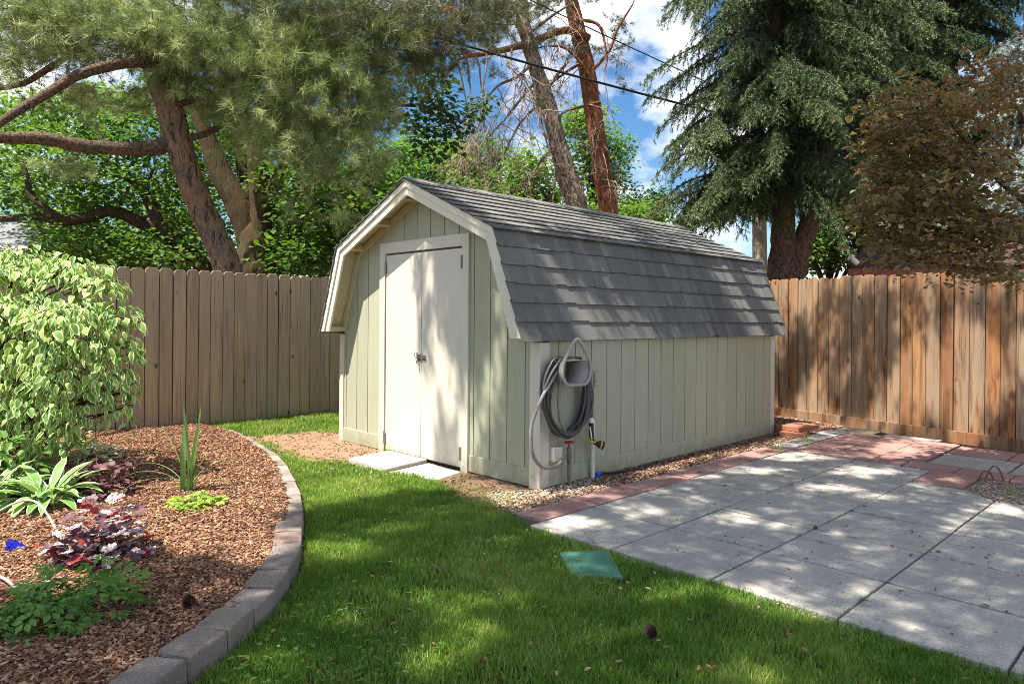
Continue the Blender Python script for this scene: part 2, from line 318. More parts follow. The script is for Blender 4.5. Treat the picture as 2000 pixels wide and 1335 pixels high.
M['sand'] = mat('joint_sand', (.10, .09, .07), .95, noise=[(30, (.07, .08, .04), .5, .7, ONE)])
M['block'] = mat('edging_concrete', (.255, .21, .175), .92, var=[(.205, .178, .165), (.25, .175, .15), (.33, .275, .22), (.29, .255, .23)], spec=.15, noise=[(160, (.42, .37, .34), .56, .72, ONE), (120, (.09, .075, .075), .56, .70, ONE), (10, (.17, .14, .13), .5, .75, ONE)], bump=[(190, .8, .006, ONE), (40, .4, .01, ONE)])
M['brick'] = mat('red_brick', (.30, .10, .06), .9, var=(.36, .18, .12), noise=[(60, (.4, .25, .2), .55, .75, ONE)], bump=[(120, .5, .004, ONE)])
M['hose'] = mat('hose_rubber', (.055, .05, .054), .45, var=[(.095, .086, .09), (.038, .034, .038)], spec=.5, noise=[(14, (.19, .175, .175), .6, .78, ONE)], bump=[(90, .2, .002, ONE)])
M['hoselight'] = mat('pale_hose', (.24, .22, .21), .5, spec=.5, noise=[(20, (.16, .145, .14), .5, .7, ONE)])
M['plastic'] = mat('tan_plastic', (.36, .325, .30), .45, spec=.5, noise=[(9, (.3, .26, .22), .5, .75, ONE)])
M['pvc'] = mat('painted_pipe', (.70, .68, .58), .5, noise=[(12, (.48, .47, .37), .5, .75, ONE)])
M['boxpaint'] = mat('box_paint', (.38, .385, .29), .7, noise=[(25, (.26, .25, .18), .52, .7, ONE)])
M['iron'] = mat('galvanised_pipe', (.19, .165, .155), .55, metal=.4, noise=[(30, (.12, .09, .07), .45, .7, ONE)])
M['redpaint'] = mat('red_handle', (.45, .03, .04), .45)
M['black'] = mat('black_rubber', (.02, .02, .022), .45)
M['brass'] = mat('yellow_plastic', (.55, .36, .05), .4)
M['blueplastic'] = mat('blue_plastic', (.02, .09, .5), .4)
M['greenlid'] = mat('green_lid', (.07, .215, .145), .55, noise=[(6, (.11, .26, .19), .45, .7, ONE), (45, (.16, .30, .22), .57, .72, ONE)], bump=[(150, .2, .003, ONE)])
M['blueglass'] = mat('blue_glass', (.03, .04, .62), .12, spec=.6, transl=.5, tcol=(1, 1, 1))
M['redglass'] = mat('red_glass', (.55, .03, .015), .2, spec=.6, transl=.4, tcol=(1, 1, 1))
M['wire'] = mat('rusty_wire', (.16, .085, .05), .7)
M['drip'] = mat('pale_tube', (.55, .52, .40), .5)
M['cable'] = mat('cable', (.012, .012, .014), .6)
M['cone'] = mat('cone_scale', (.10, .055, .035), .85, var=(.22, .14, .09))
M['roofgrey'] = mat('neighbour_shingle', (.20, .205, .22), .9, noise=[(8, (.14, .145, .155), .45, .6, (1, 1, 4))], bump=[(20, .5, .02, (.3, .3, 3))])
M['wallyellow'] = mat('neighbour_wall', (.40, .37, .17), .85, noise=[(2, (.33, .31, .15), .5, .7, ONE)])
M['roofred'] = mat('neighbour_red_roof', (.075, .04, .032), .85, noise=[(10, (.05, .03, .028), .45, .6, (1, 1, 5))], bump=[(12, .6, .03, (.2, .2, 4))])
M['wallred'] = mat('red_fascia', (.20, .05, .035), .7)
M['white'] = mat('white_metal', (.75, .73, .72), .5)
M['pinkflower'] = leafm('mauve_flower', (.33, .18, .24), (.45, .28, .34), .3, tcol=(1, 1, 1))

# ------------------------------------------------------------------ ground
def inpoly(x, y, poly):
    poly = np.asarray(poly)[:, :2]; ins = np.zeros(len(x), bool)
    for (x0, y0), (x1, y1) in zip(poly, np.roll(poly, -1, 0)):
        c = (y0 > y) != (y1 > y); ins ^= c & (x < (x1-x0)*(y-y0)/((y1-y0)+1e-12)+x0)
    return ins
def vnoise(x, y, s, seed=0):
    """smooth value noise 0..1"""
    r = np.random.default_rng(seed).random((64, 64)); x = np.asarray(x)*s+31.7; y = np.asarray(y)*s+17.3
    xi = np.floor(x).astype(int); yi = np.floor(y).astype(int); fx = x-xi; fy = y-yi; fx = fx*fx*(3-2*fx); fy = fy*fy*(3-2*fy)
    g = lambda a, b: r[a % 64, b % 64]
    return (g(xi, yi)*(1-fx)+g(xi+1, yi)*fx)*(1-fy)+(g(xi, yi+1)*(1-fx)+g(xi+1, yi+1)*fx)*fy
def fbm(x, y, s, seed=0): return (vnoise(x, y, s, seed)*.5+vnoise(x, y, s*2.1, seed+1)*.3+vnoise(x, y, s*4.3, seed+2)*.2)
def sheet(poly, step, zf, name, mt):
    poly = np.asarray(poly, float); x0, y0 = poly[:, :2].min(0); x1, y1 = poly[:, :2].max(0)
    nx, ny = int((x1-x0)/step)+2, int((y1-y0)/step)+2
    X, Y = np.meshgrid(x0+np.arange(nx)*step, y0+np.arange(ny)*step, indexing='ij')
    Z = zf(X.ravel(), Y.ravel())
    idx = np.arange(nx*ny).reshape(nx, ny)
    F = np.stack([idx[:-1, :-1], idx[1:, :-1], idx[1:, 1:], idx[:-1, 1:]], -1).reshape(-1, 4)
    V = np.stack([X.ravel(), Y.ravel(), Z], 1); c = V[F].mean(1); F = F[inpoly(c[:, 0], c[:, 1], poly)]
    u, inv = np.unique(F, return_inverse=True)
    b = MB(); b.add(V[u], inv.reshape(-1, 4), smooth=True); return tag(b.build(name, mt, base=(0, 0, 0)), kind='structure')
def sample(poly, dens, margin=60, near=2.0, falloff=True, full=3.5):
    """random points in a polygon that the photograph sees, thinner with distance"""
    poly = np.asarray(poly, float); x0, y0 = poly[:, :2].min(0); x1, y1 = poly[:, :2].max(0)
    n = int((x1-x0)*(y1-y0)*dens); x = rng.uniform(x0, x1, n); y = rng.uniform(y0, y1, n)
    k = inpoly(x, y, poly); x, y = x[k], y[k]
    px, py, Z = proj(np.stack([x, y, np.zeros(len(x))], 1))
    k = (px > -margin) & (px < 2000+margin) & (py < 1335+margin*2) & (Z > .6)
    if falloff: k &= rng.random(len(x)) < np.minimum(1, (full/np.maximum(Z, .1))**1.3)
    return x[k], y[k], Z[k]

b = MB(); b.add([(-400,-400,-.06),(400,-400,-.06),(400,400,-.06),(-400,400,-.06)], [[0,1,2,3]])
tag(b.build('ground', M['soil'], base=(0, 0, 0)), kind='structure')

SX, SY, W_, L_ = 3.907, 3.70, 2.906, 3.888
OUT = [(3.05,8.75),(3.18,8.3),(3.27,7.89),(3.20,7.30),(3.09,6.72),(2.99,6.2),(2.81,5.62),(2.62,5.13),(2.43,4.66),(2.25,4.27),(2.12,4.03),(1.97,3.75),(1.85,3.53),(1.72,3.32),(1.57,3.15),(1.44,2.99),(1.28,2.86),(1.12,2.72),(.93,2.60),(.79,2.50),(.62,2.40),(.40,2.29),(.18,2.20),(-.1,2.1)]
OUT = np.array(OUT)
tg = norm(np.gradient(OUT, axis=0)); nrmO = np.stack([tg[:, 1], -tg[:, 0]], 1)   # to the bed side
INN = OUT+nrmO*.17
BED = np.concatenate([OUT+nrmO*.10, [(-4, 2.2), (-4, 8.55), (3.0, 8.55)]])
LAWN1 = np.concatenate([OUT[3:][::1]-nrmO[3:]*.015, [(-1.5, 1.2), (-1, -1), (3.17, -1), (3.17, .5), (3.18, 1.2), (3.165, 1.9), (3.15, 2.5), (3.16, 2.9), (3.25, 3.35), (3.34, 3.6), (3.33, 3.85), (3.48, 4.3), (3.53, 4.5), (3.42, 4.9), (3.36, 5.35), (3.40, 5.55), (3.2, 6.0), (3.24, 6.6), (3.32, 7.1)]])
LAWN2 = np.array([(3.12,8.6),(3.32,8.0),(3.30,7.3),(3.65,7.3),(4.16,7.0),(4.6,6.75),(10.4,6.75),(10.4,8.6)])
DIRT = np.array([(3.1,5.9),(3.45,5.3),(3.95,5.3),(3.95,6.7),(4.7,6.7),(4.7,7.05),(4.1,7.25),(3.2,7.5)])
def z_bed(x, y): return .045+.03*fbm(x, y, 2.2, 4)+.012*vnoise(x, y, 9, 8)
def z_lawn(x, y): return .0+.012*fbm(x, y, 1.2, 2)-.006
BEDZ = lambda px, py: G(px, py, .07)
sheet(BED, .06, z_bed, 'mulch_bed', M['mulchbase'])
LAWNALL = np.array([(-6,-3),(3.25,-3),(3.25,3.6),(3.7,3.75),(4.0,5),(4.0,8.6),(-6,8.6)])
sheet(LAWNALL, .12, lambda x, y: np.full(len(x), -.012), 'lawn', M['lawnsoil'])
sheet(LAWN2, .12, lambda x, y: np.full(len(x), -.006), 'back_lawn', M['lawnsoil'])
sheet(DIRT, .05, lambda x, y: .004+.02*fbm(x, y, 3, 3), 'dirt_patch', M['dirt'])
SOIL = np.array([(3.2,3.34),(3.9,3.34),(3.95,5.6),(3.4,5.6),(3.4,4.9),(3.5,4.5),(3.42,4.2),(3.28,3.9)])
sheet(SOIL, .05, lambda x, y: -.002+.02*fbm(x, y, 3, 5), 'soil_strip', M['soil'])
GRAV = np.array([(3.3,3.335),(9.0,3.335),(9.3,4.2),(9.2,4.4),(7.8,4.4),(7.8,3.75),(3.3,3.75)])
sheet(GRAV, .05, lambda x, y: -.001+.02*fbm(x, y, 4, 6), 'gravel_strip', M['gravel'])
GRAV2 = np.array([(6.10,-1),(6.86,-1),(6.86,1.43),(6.30,1.43),(6.08,1.16)])
sheet(GRAV2, .05, lambda x, y: .006+.012*fbm(x, y, 5, 6), 'gravel_patch', M['gravel'])

# grass blades
def grass(poly, dens, name, hgt=.040, full=3.0):
    x, y, Z = sample(poly, dens, full=full); k = ~inpoly(x, y, [(2.93, 2.575), (3.115, 2.45), (2.88, 2.185), (2.762, 2.335)]); x, y, Z = x[k], y[k], Z[k]; n = len(x)
    cl = fbm(x, y, 2.2, 21); fine = vnoise(x, y, 14, 22)
    thin = (vnoise(x, y, 4.2, 26) < .32) & (rng.random(n) < .6); x, y, Z, cl, fine = (q[~thin] for q in (x, y, Z, cl, fine)); n = len(x)
    hh = hgt*(.45+.65*rng.random(n)+.55*(fine-.4))*(.7+.7*cl)
    ww = .0016+.0011*rng.random(n)+.0004*np.maximum(Z-3, 0)
    a = rng.uniform(0, 2*math.pi, n); lean = rng.uniform(.1, .75, n)*hh; la = rng.uniform(0, 2*math.pi, n)
    p0 = np.stack([x, y, z_lawn(x, y)-.006], 1); sd = np.stack([np.cos(a), np.sin(a), 0*a], 1)*ww[:, None]
    ld = np.stack([np.cos(la), np.sin(la), 0*a], 1)*lean[:, None]; up = np.array([0, 0, 1.])
    mid = p0+up*(hh*.55)[:, None]+ld*.3; tip = p0+up*hh[:, None]+ld
    V = np.stack([p0-sd, p0+sd, mid-sd*.8, mid+sd*.8, tip], 1)
    T = np.array([(0,1,3),(0,3,2),(2,3,4)])
    F = (T[None]+(np.arange(n)*5)[:, None, None]).reshape(-1, 3)
    fade = vnoise(x, y, 3.1, 25); var = np.clip(.04+.62*(cl-.25)+.26*rng.random(n)+(rng.random(n) < .05+.12*(fade > .62))*.5, 0, 1)
    b = MB(); b.add(V.reshape(-1, 3), F, var=np.repeat(var, 5)); return tag(b.build(name, M['grass'], base=(0, 0, 0)), 'mown lawn grass', 'grass', kind='stuff')
grass(LAWN1, 26000, 'grass')
grass(LAWN2, 9000, 'back_grass', .05, 6)
grass(np.array([(3.2,3.34),(3.75,3.4),(3.6,3.9),(3.5,4.42),(3.35,4.9),(3.3,4.0)]), 2600, 'thin_grass', .05, 6)
x, y, Z = sample(DIRT, 260, falloff=False); k = fbm(x, y, 2, 9) > .55
# clover and small weeds in the lawn
TV3 = np.array([(0,0,0),(.45,.45,.1),(.3,.9,.05),(0,1,0),(-.3,.9,.05),(-.45,.45,.1)]); TF3 = np.array([(0,1,2),(0,2,3),(0,3,4),(0,4,5)])
HEX = np.array([(0,0,0),(.30,.28,.06),(.36,.55,.08),(0,1,-.06),(-.36,.55,.08),(-.30,.28,.06),(0,.5,-.03)]); HEXF = np.array([(6,0,1),(6,1,2),(6,2,3),(6,3,4),(6,4,5),(6,5,0)])
pts = []
for px, py, n, r in ((640,1250,90,.20),(690,1215,60,.14),(620,1320,90,.2),(700,1330,60,.16),(560,1290,50,.12),(500,1310,40,.1),(880,1320,50,.2),(1030,1230,30,.18),(1150,1065,40,.07),(640,1085,16,.05),(760,1050,20,.2),(960,1000,25,.1)):
    g = G(px, py); q = rng.normal(0, r, (n, 2)); pts.append(np.stack([g[0]+q[:, 0], g[1]+q[:, 1], rng.uniform(.03, .055, n)], 1))
pts = np.concatenate(pts); pts = pts[rng.random(len(pts)) < .4]; pts = pts[inpoly(pts[:, 0], pts[:, 1], LAWN1)]
b = MB()
for j in range(3):
    a = rng.uniform(0, 6.28, len(pts))+j*2.1
    b.scatter(TV3, TF3, pts, np.stack([np.cos(a), np.sin(a), .15+0*a], 1), np.tile([0, 0, 1.], (len(pts), 1)), rng.uniform(.008, .017, len(pts)))
tag(b.build('clover', M['clover'], base=(0, 0, 0)), 'clover and small broad-leaved weeds growing in the lawn', 'clover', kind='stuff')

# bark chips
def chips(x, y, z, name, lo, hi, mt, label, vf=None):
    n = len(x); a = rng.uniform(0, 6.28, n); t = rng.normal(0, .28, n); t2 = rng.normal(0, .35, n)
    ax = np.stack([np.cos(a)*np.cos(t), np.sin(a)*np.cos(t), np.sin(t)], 1)
    nr = norm(np.stack([rng.normal(0, .35, n), rng.normal(0, .35, n), np.ones(n)], 1))
    T = np.array([(-.16,-.5,0),(.14,-.46,0),(.2,.1,.05),(.05,.5,0),(-.15,.42,0),(-.2,-.1,.05)])
    TT = np.concatenate([T, T*[1.05,1.02,1]-[0,0,.12]]); F = [(0,1,2),(0,2,5),(2,3,4),(2,4,5)]
    F += [(i, i+6, (i+1) % 6) for i in range(6)]+[((i+1) % 6, i+6, (i+1) % 6+6) for i in range(6)]
    b = MB(); b.scatter(TT, np.array(F), np.stack([x, y, z], 1), ax, nr, rng.uniform(lo, hi, n), var=vf if vf is not None else rng.random(n)**1.35)
    return tag(b.build(name, mt, base=(0, 0, 0)), label, 'mulch', kind='stuff')
x, y, Z = sample(BED, 17000, full=3.2); x, y = x[:150000], y[:150000]; Z = Z[:150000]
sc = .9+.06*np.maximum(Z-3, 0)
n = len(x)
chips(x, y, z_bed(x, y)+rng.uniform(.0, .016, n), 'bark_mulch', .008, .031, M['chip'], 'reddish brown bark chip mulch covering the flower bed')
x, y, Z = sample(SOIL, 1900, falloff=False); k = ~inpoly(x, y, [(3.35,5.6),(3.89,5.68),(3.88,4.5),(3.48,4.42),(3.35,5.0)]); x, y = x[k], y[k]; n = len(x)
chips(x, y, rng.uniform(.004, .022, n), 'soil_litter', .010, .030, M['chip'], 'dead leaves and bark bits along the front of the shed', rng.random(n)**2*.8)
x, y, Z = sample(DIRT, 420, falloff=False); n = len(x)
chips(x, y, rng.uniform(.014, .026, n), 'dirt_litter', .01, .03, M['chip'], 'scattered dark litter on the pale dirt beside the shed', rng.random(n)*.4)
x, y, Z = sample(GRAV, 3400, falloff=False); k = (fbm(x, y, 1.5, 31) > .36) | (x > 6.5); x, y = x[k], y[k]; n = len(x)
chips(x, y, rng.uniform(.012, .028, n), 'gravel_litter', .010, .034, M['chip'], 'brown litter lying on the gravel along the shed wall', rng.random(n)**2*.8)
# pebbles
t_ = (1+5**.5)/2
ICO = norm(np.array([(-1,t_,0),(1,t_,0),(-1,-t_,0),(1,-t_,0),(0,-1,t_),(0,1,t_),(0,-1,-t_),(0,1,-t_),(t_,0,-1),(t_,0,1),(-t_,0,-1),(-t_,0,1)], float))
ICOF = np.array([(0,11,5),(0,5,1),(0,1,7),(0,7,10),(0,10,11),(1,5,9),(5,11,4),(11,10,2),(10,7,6),(7,1,8),(3,9,4),(3,4,2),(3,2,6),(3,6,8),(3,8,9),(4,9,5),(2,4,11),(6,2,10),(8,6,7),(9,8,1)])
def pebbles(poly, dens, name, lo, hi, label):
    x, y, Z = sample(poly, dens, falloff=False); n = len(x)
    b = MB(); b.scatter(ICO*[1, .8, .55], ICOF, np.stack([x, y, rng.uniform(.008, .022, n)], 1), np.stack([rng.normal(size=n), rng.normal(size=n), rng.normal(0, .2, n)], 1),
                        norm(np.stack([rng.normal(0, .2, n), rng.normal(0, .2, n), np.ones(n)], 1)), rng.uniform(lo, hi, n), smooth=True)
    return tag(b.build(name, M['pebble'], base=(0, 0, 0)), label, 'gravel', kind='stuff')
pebbles(GRAV, 1500, 'pebbles', .006, .016, 'pale pebbles in the gravel strip along the shed wall')
pebbles(np.array([(3.3,3.34),(4.6,3.34),(4.6,3.66),(3.85,3.68),(3.55,3.9),(3.42,3.75)]), 2400, 'corner_pebbles', .006, .017, 'pale pebbles heaped at the near corner of the shed')
pebbles(GRAV2, 3000, 'patch_pebbles', .004, .011, 'fine brown gravel in the patch beside the patio')

# ------------------------------------------------------------------ patio
b = MB(); b.box((3.18, -2, -.03), (6.08, 3.32, .006)); b.box((6.08, 1.45, -.03), (6.86, 3.32, .006)); b.box((6.87, -2, -.03), (8.55, 3.0, .006)); b.box((7.0, 2.9, -.03), (9.0, 3.36, .006))
tag(b.build('patio_base', M['sand'], base=(0, 0, 0)), kind='structure')
def slab(b, x0, y0, x1, y1, top=.024, cut=None, g=.005):
    t = top+random.uniform(-.003, .003); tx, ty = random.uniform(-.003, .003), random.uniform(-.003, .003)
    h_ = g*1.9; p = [(x0+h_, y0+g), (x1-h_, y0+g), (x1-h_, y1-g), (x0+h_, y1-g)] if cut is None else cut
    q = [(x+random.uniform(-.002, .002), y+random.uniform(-.002, .002), t+tx*(x-x0)+ty*(y-y0)) for x, y in p]
    lo = [(x, y, -.02) for x, y, z in q]; n = len(q)
    b.add(lo+q, [list(range(n))[::-1], list(range(n, 2*n))]+[[i, (i+1) % n, n+(i+1) % n, n+i] for i in range(n)], var=random.random())
gx = [3.155, 3.78, 4.40, 5.02, 5.69, 6.29, 6.88]; gy = [3.075, 2.44, 1.815, 1.195, .575, -.05, -.67, -1.3]
b = MB()
for i in range(6):
    for j in range(7):
        if i >= 5 and j >= 2: continue
        if i == 4 and j == 2:
            slab(b, gx[i], gy[j+1], gx[i+1], gy[j], cut=[(5.695, 1.2), (6.06, 1.2), (6.27, 1.42), (6.285, 1.81), (5.695, 1.81)]); continue
        x1 = gx[i+1] if not (i == 4 and j > 2) else 6.09
        slab(b, gx[i], gy[j+1], x1, gy[j])
for yy in (1.96, 1.33, .70, .07):
    for xx in (7.23,):
        slab(b, xx, yy-.62, xx+.33, yy); slab(b, xx+.33, yy-.62, xx+.66, yy)
tag(b.build('patio', M['slab'], base=(0, 0, 0), bev=.006), kind='structure')
b = MB(); xs = [3.28]
while xs[-1] < 6.8: xs.append(xs[-1]+random.choice([.41, .6, .6]))
for a, c in zip(xs, xs[1:]): slab(b, a, 3.08, c, 3.33, .026)
slab(b, 6.30, 1.45, 6.88, 1.81, .026)
for k in range(6): slab(b, 6.89, 2.06-.4*(k+1), 7.22, 2.06-.4*k, .03)
for i in range(4):
    for j in range(3):
        x0 = 6.89+.41*i; y0 = 1.98+.37*j
        if i >= 1 and j == 0 or j > 0 or i == 0: slab(b, x0, y0+(.09 if (i == 0 and j == 0) else 0), x0+.41, y0+.37, .026)
for k in range(5): slab(b, 7.90, 1.96-.5*(k+1), 8.45, 1.96-.5*k, .026)
tag(b.build('red_paving', M['redslab'], base=(0, 0, 0), bev=.006), kind='structure')
b = MB()
for x0, y0, x1, y1 in ((7.0, 3.1, 7.55, 3.33), (7.56, 3.1, 8.1, 3.34), (8.12, 3.1, 8.55, 3.34), (8.54, 2.2, 8.72, 2.75)): slab(b, x0, y0, x1, y1, .03)
tag(b.build('pale_paving', M['paleslab'], base=(0, 0, 0), bev=.006), kind='structure')
for k, (pts, lab) in enumerate(((((3.37,5.57),(3.86,5.64),(3.87,5.06),(3.38,4.97)), 'pale concrete slab set before the left shed door'), (((3.38,4.95),(3.87,5.03),(3.84,4.55),(3.52,4.46)), 'pale concrete slab before the right shed door, partly shaded'))):
    b = MB(); slab(b, 0, 0, 0, 0, .034, cut=pts[::-1]); tag(b.build('stepping_slab', M['paleslab'], bev=.008), lab, 'slab', 'slabs before the shed doors')

X_ = rng.uniform(3.2, 8.4, 900); Y_ = rng.uniform(-.6, 3.3, 900); k = rng.random(900) < .15+.5*(fbm(X_, Y_, 1.2, 41) > .52)
chips(X_[k], Y_[k], rng.uniform(.028, .033, k.sum()), 'patio_litter', .006, .028, M['chip'], 'dry needles and leaf bits scattered over the patio slabs', rng.random(k.sum())*.7)
x, y, Z = sample(LAWN1, 45, falloff=False); n = len(x)
chips(x, y, rng.uniform(.02, .045, n), 'lawn_litter', .008, .03, M['chip'], 'small brown leaf bits caught in the lawn', rng.random(n))
jx, jy = [], []
for q in gx[1:6]:
    u = rng.uniform(-.6, 3.05, 60); u = u[vnoise(u*2, u*0+q, 2, 43) > .55]; jx.append(q+rng.normal(0, .004, len(u))); jy.append(u)
for q in gy[1:6]:
    u = rng.uniform(3.2, 6.2, 80); u = u[vnoise(u*2, u*0+q, 2, 44) > .5]; jx.append(u); jy.append(q+rng.normal(0, .004, len(u)))
jx, jy = np.concatenate(jx), np.concatenate(jy); n = len(jx)*3; b = MB(); jp = np.repeat(np.stack([jx, jy, jx*0+.018], 1), 3, 0)+rng.normal(0, .006, (n, 3))*[1, 1, 0]
b.scatter(np.array([(-.08,0,0),(.08,0,0),(.05,.6,.05),(0,1,.15)]), np.array([(0,1,2),(0,2,3)]), jp, norm(unit(n)*[1, 1, .3]+[0, 0, .45]), unit(n), rng.uniform(.01, .03, n))
tag(b.build('joint_weed', M['clover'], base=(0, 0, 0)), 'moss and tiny weeds growing in the patio joints', 'moss', kind='stuff')

# ------------------------------------------------------------------ edging blocks
ln = np.concatenate([[0], np.cumsum(np.linalg.norm(np.diff(OUT, axis=0), axis=1))]); tot = ln[-1]
def at_s(s): return np.array([np.interp(s, ln, OUT[:, 0]), np.interp(s, ln, OUT[:, 1])])
smax = np.interp(19, np.arange(len(ln)), ln); s = ln[2]; k = 0; blocks = []
while s < tot-.25:
    blocks.append((s, s+.216)); s += .229
blocks = blocks[::-1]
NUM = 'first second third fourth fifth sixth seventh eighth ninth tenth eleventh twelfth thirteenth fourteenth fifteenth sixteenth seventeenth eighteenth nineteenth twentieth twenty-first twenty-second twenty-third twenty-fourth twenty-fifth twenty-sixth twenty-seventh twenty-eighth twenty-ninth thirtieth thirty-first thirty-second thirty-third thirty-fourth thirty-fifth thirty-sixth thirty-seventh thirty-eighth thirty-ninth fortieth'.split()
idx = 0
for k, (s0, s1) in enumerate(blocks):
    p0, p1 = at_s(s0), at_s(s1); c = (p0+p1)/2; d = norm(p1-p0); nn = np.array([d[1], -d[0]])
    px, py, Z = proj(np.array([c[0], c[1], .09]))
    if py > 1400: continue
    zt = float(np.interp(Z, [2.3, 3.5, 5, 8], [.098, .09, .065, .035]))+random.uniform(-.006, .006)
    ww = .155; hl = np.linalg.norm(p1-p0)/2; yaw = random.uniform(-.03, .03)
    d = d*math.cos(yaw)+nn*math.sin(yaw); nn = np.array([d[1], -d[0]]); m_ = c+nn*ww/2
    # rounded face towards the lawn, flat back to the bed
    prof = []
    for u, v in ((-1,-.92),(-.9,-1),(.9,-1),(1,-.92),(1,.9),(.9,1),(-.9,1),(-1,.9)):
        taper = 1 if v < 0 else .93
        q = m_+d*hl*u*taper+nn*ww/2*v; q = q if v < 0 else q; prof.append(q+rng.uniform(-.003, .003, 2))
    b = MB(); prof = np.array(prof); ctr = prof.mean(0); rings = []
    for z, sc_ in ((-.03, 1), (zt-.02, 1), (zt-.006, .975), (zt, .92)):
        rings.append(np.c_[ctr+(prof-ctr)*sc_, np.full(8, z)+(0 if z < zt-.01 else rng.uniform(-.002, .002, 8))])
    V = np.concatenate(rings); F = [[r*8+i, r*8+(i+1) % 8, (r+1)*8+(i+1) % 8, (r+1)*8+i] for r in range(3) for i in range(8)]+[list(range(24, 32))]
    v = random.choice([0, .05, .1, .25, .25, .48, .75, .8, 1., 1.])
    if idx == 0: v = .38
    cn = 'brownish grey' if v < .12 else 'charcoal grey' if v < .3 else 'dull reddish' if v < .6 else 'tan' if v < .85 else 'mid grey'
    b.add(V, F, var=v)
    tag(b.build('edging_block', M['block']), f'{cn} concrete edging block, {NUM[idx]} from the photo\'s bottom edge along the curved bed border', 'edging block', 'edging blocks along the flower bed')
    idx += 1

# ------------------------------------------------------------------ shed
shed = thing('garden_shed', (SX, SY, 0), 'pale green gambrel-roofed barn shed with cream double doors and grey shingles', 'shed')
def sh(*p): return np.array([SX, SY, 0])+np.asarray(p, float)
ze, zk, kk, zp, ee, oo, o2 = 1.168, 2.019, .293, 2.544, .02, .196, .272
PRO = np.array([(-ee, ze), (kk, zk), (W_/2, zp), (W_-kk, zk), (W_+ee, ze)])
def inset(d, zb=None):
    segs = []
    for a, c in zip(PRO, PRO[1:]):
        t = norm(c-a); n = np.array([t[1], -t[0]]); segs.append((a+n*d, t))
    pts = []
    zb = ze if zb is None else zb
    a, t = segs[0]; pts.append(a+t*((zb-a[1])/t[1]))
    for (a, t), (c, u) in zip(segs, segs[1:]):
        A = np.array([t, -u]).T; r = np.linalg.solve(A, c-a); pts.append(a+t*r[0])
    a, t = segs[-1]; pts.append(a+t*((zb-a[1])/t[1]))
    return np.array(pts)
def ztop(y, d=.035):
    p = inset(d); return float(np.interp(y, p[:, 0], p[:, 1]))
def planks(b, y0, y1, x, zb, zt_fn, pitch=.203, off=0.):
    ks = [y0]; q = y0+off
    while q < y1:
        if q > y0+.02: ks.append(q)
        q += pitch
    ks.append(y1); return ks
# front wall
b = MB(); ip = inset(.036)
poly = [(0.0, .02)]+[(y, z) for y, z in ip if 0 < y < W_]+[(W_, .02)]
poly = [(0.004, .02), (.004, ztop(.004)), *[tuple(p) for p in ip[1:4]], (W_-.004, ztop(W_-.004)), (W_-.004, .02)]
b.prism([sh(.001, y, z) for y, z in poly], (.05, 0, 0), mi=1)
ys = planks(b, .09, W_-.07, 0, .15, None, .203, .06)
for a, c in zip(ys, ys[1:]):
    a2, c2 = a+.0045, c-.0045
    kn = [p for p in ip[1:4] if a2 < p[0] < c2]
    pts = [(a2, .145), (c2, .145), (c2, ztop(c2))]+[tuple(p) for p in kn[::-1]]+[(a2, ztop(a2))]
    b.prism([sh(0, y, z) for y, z in pts], (-.010, 0, 0), var=random.random())
b.build('front_wall', [M['siding'], M['groove']], shed)
# side walls and back wall
for nm, yy, sg in (('side_wall', 0, -1), ('side_wall', W_, 1)):
    b = MB(); b.box(sh(.01, min(yy, yy-sg*.05), .02), sh(L_-.01, max(yy, yy-sg*.05), 1.15), mi=1)
    xs = planks(b, .085, L_-.07, 0, 0, None, .203, .115)
    for a, c in zip(xs, xs[1:]):
        b.box(sh(a+.004, min(yy, yy+sg*.010), .145), sh(c-.004, max(yy, yy+sg*.010), 1.145), var=random.random())
    b.build(nm, [M['siding'], M['groove']], shed)
b = MB(); b.prism([sh(L_-.05, y, z) for y, z in poly], (.049, 0, 0)); b.build('back_wall', M['siding'], shed)
# base trim
for lo, hi in (((-.022, .09, .02), (0, .805, .158)), ((-.022, 2.155, .02), (0, W_-.075, .158)), ((.087, -.022, .02), (L_-.075, 0, .158)), ((.08, W_, .02), (L_-.08, W_+.022, .158))):
    b = MB(); b.box(sh(*lo), sh(*hi)); b.build('base_trim', M['siding'], shed, bev=.003)
# corner trim: two boards at each corner
for lo, hi in (((-.024, -.024, .01), (0, .088, 1.14)), ((.001, -.024, .01), (.085, 0, 1.135)), ((-.024, W_-.072, .01), (0, W_+.004, 1.14)), ((0, W_+.001, .01), (.08, W_+.024, 1.135)),
               ((L_-.073, -.024, .01), (L_+.02, 0, 1.135)), ((L_, .001, .01), (L_+.022, .09, 1.14))):
    b = MB(); b.box(sh(*lo), sh(*hi)); b.build('corner_trim', M['trim'], shed, bev=.004)
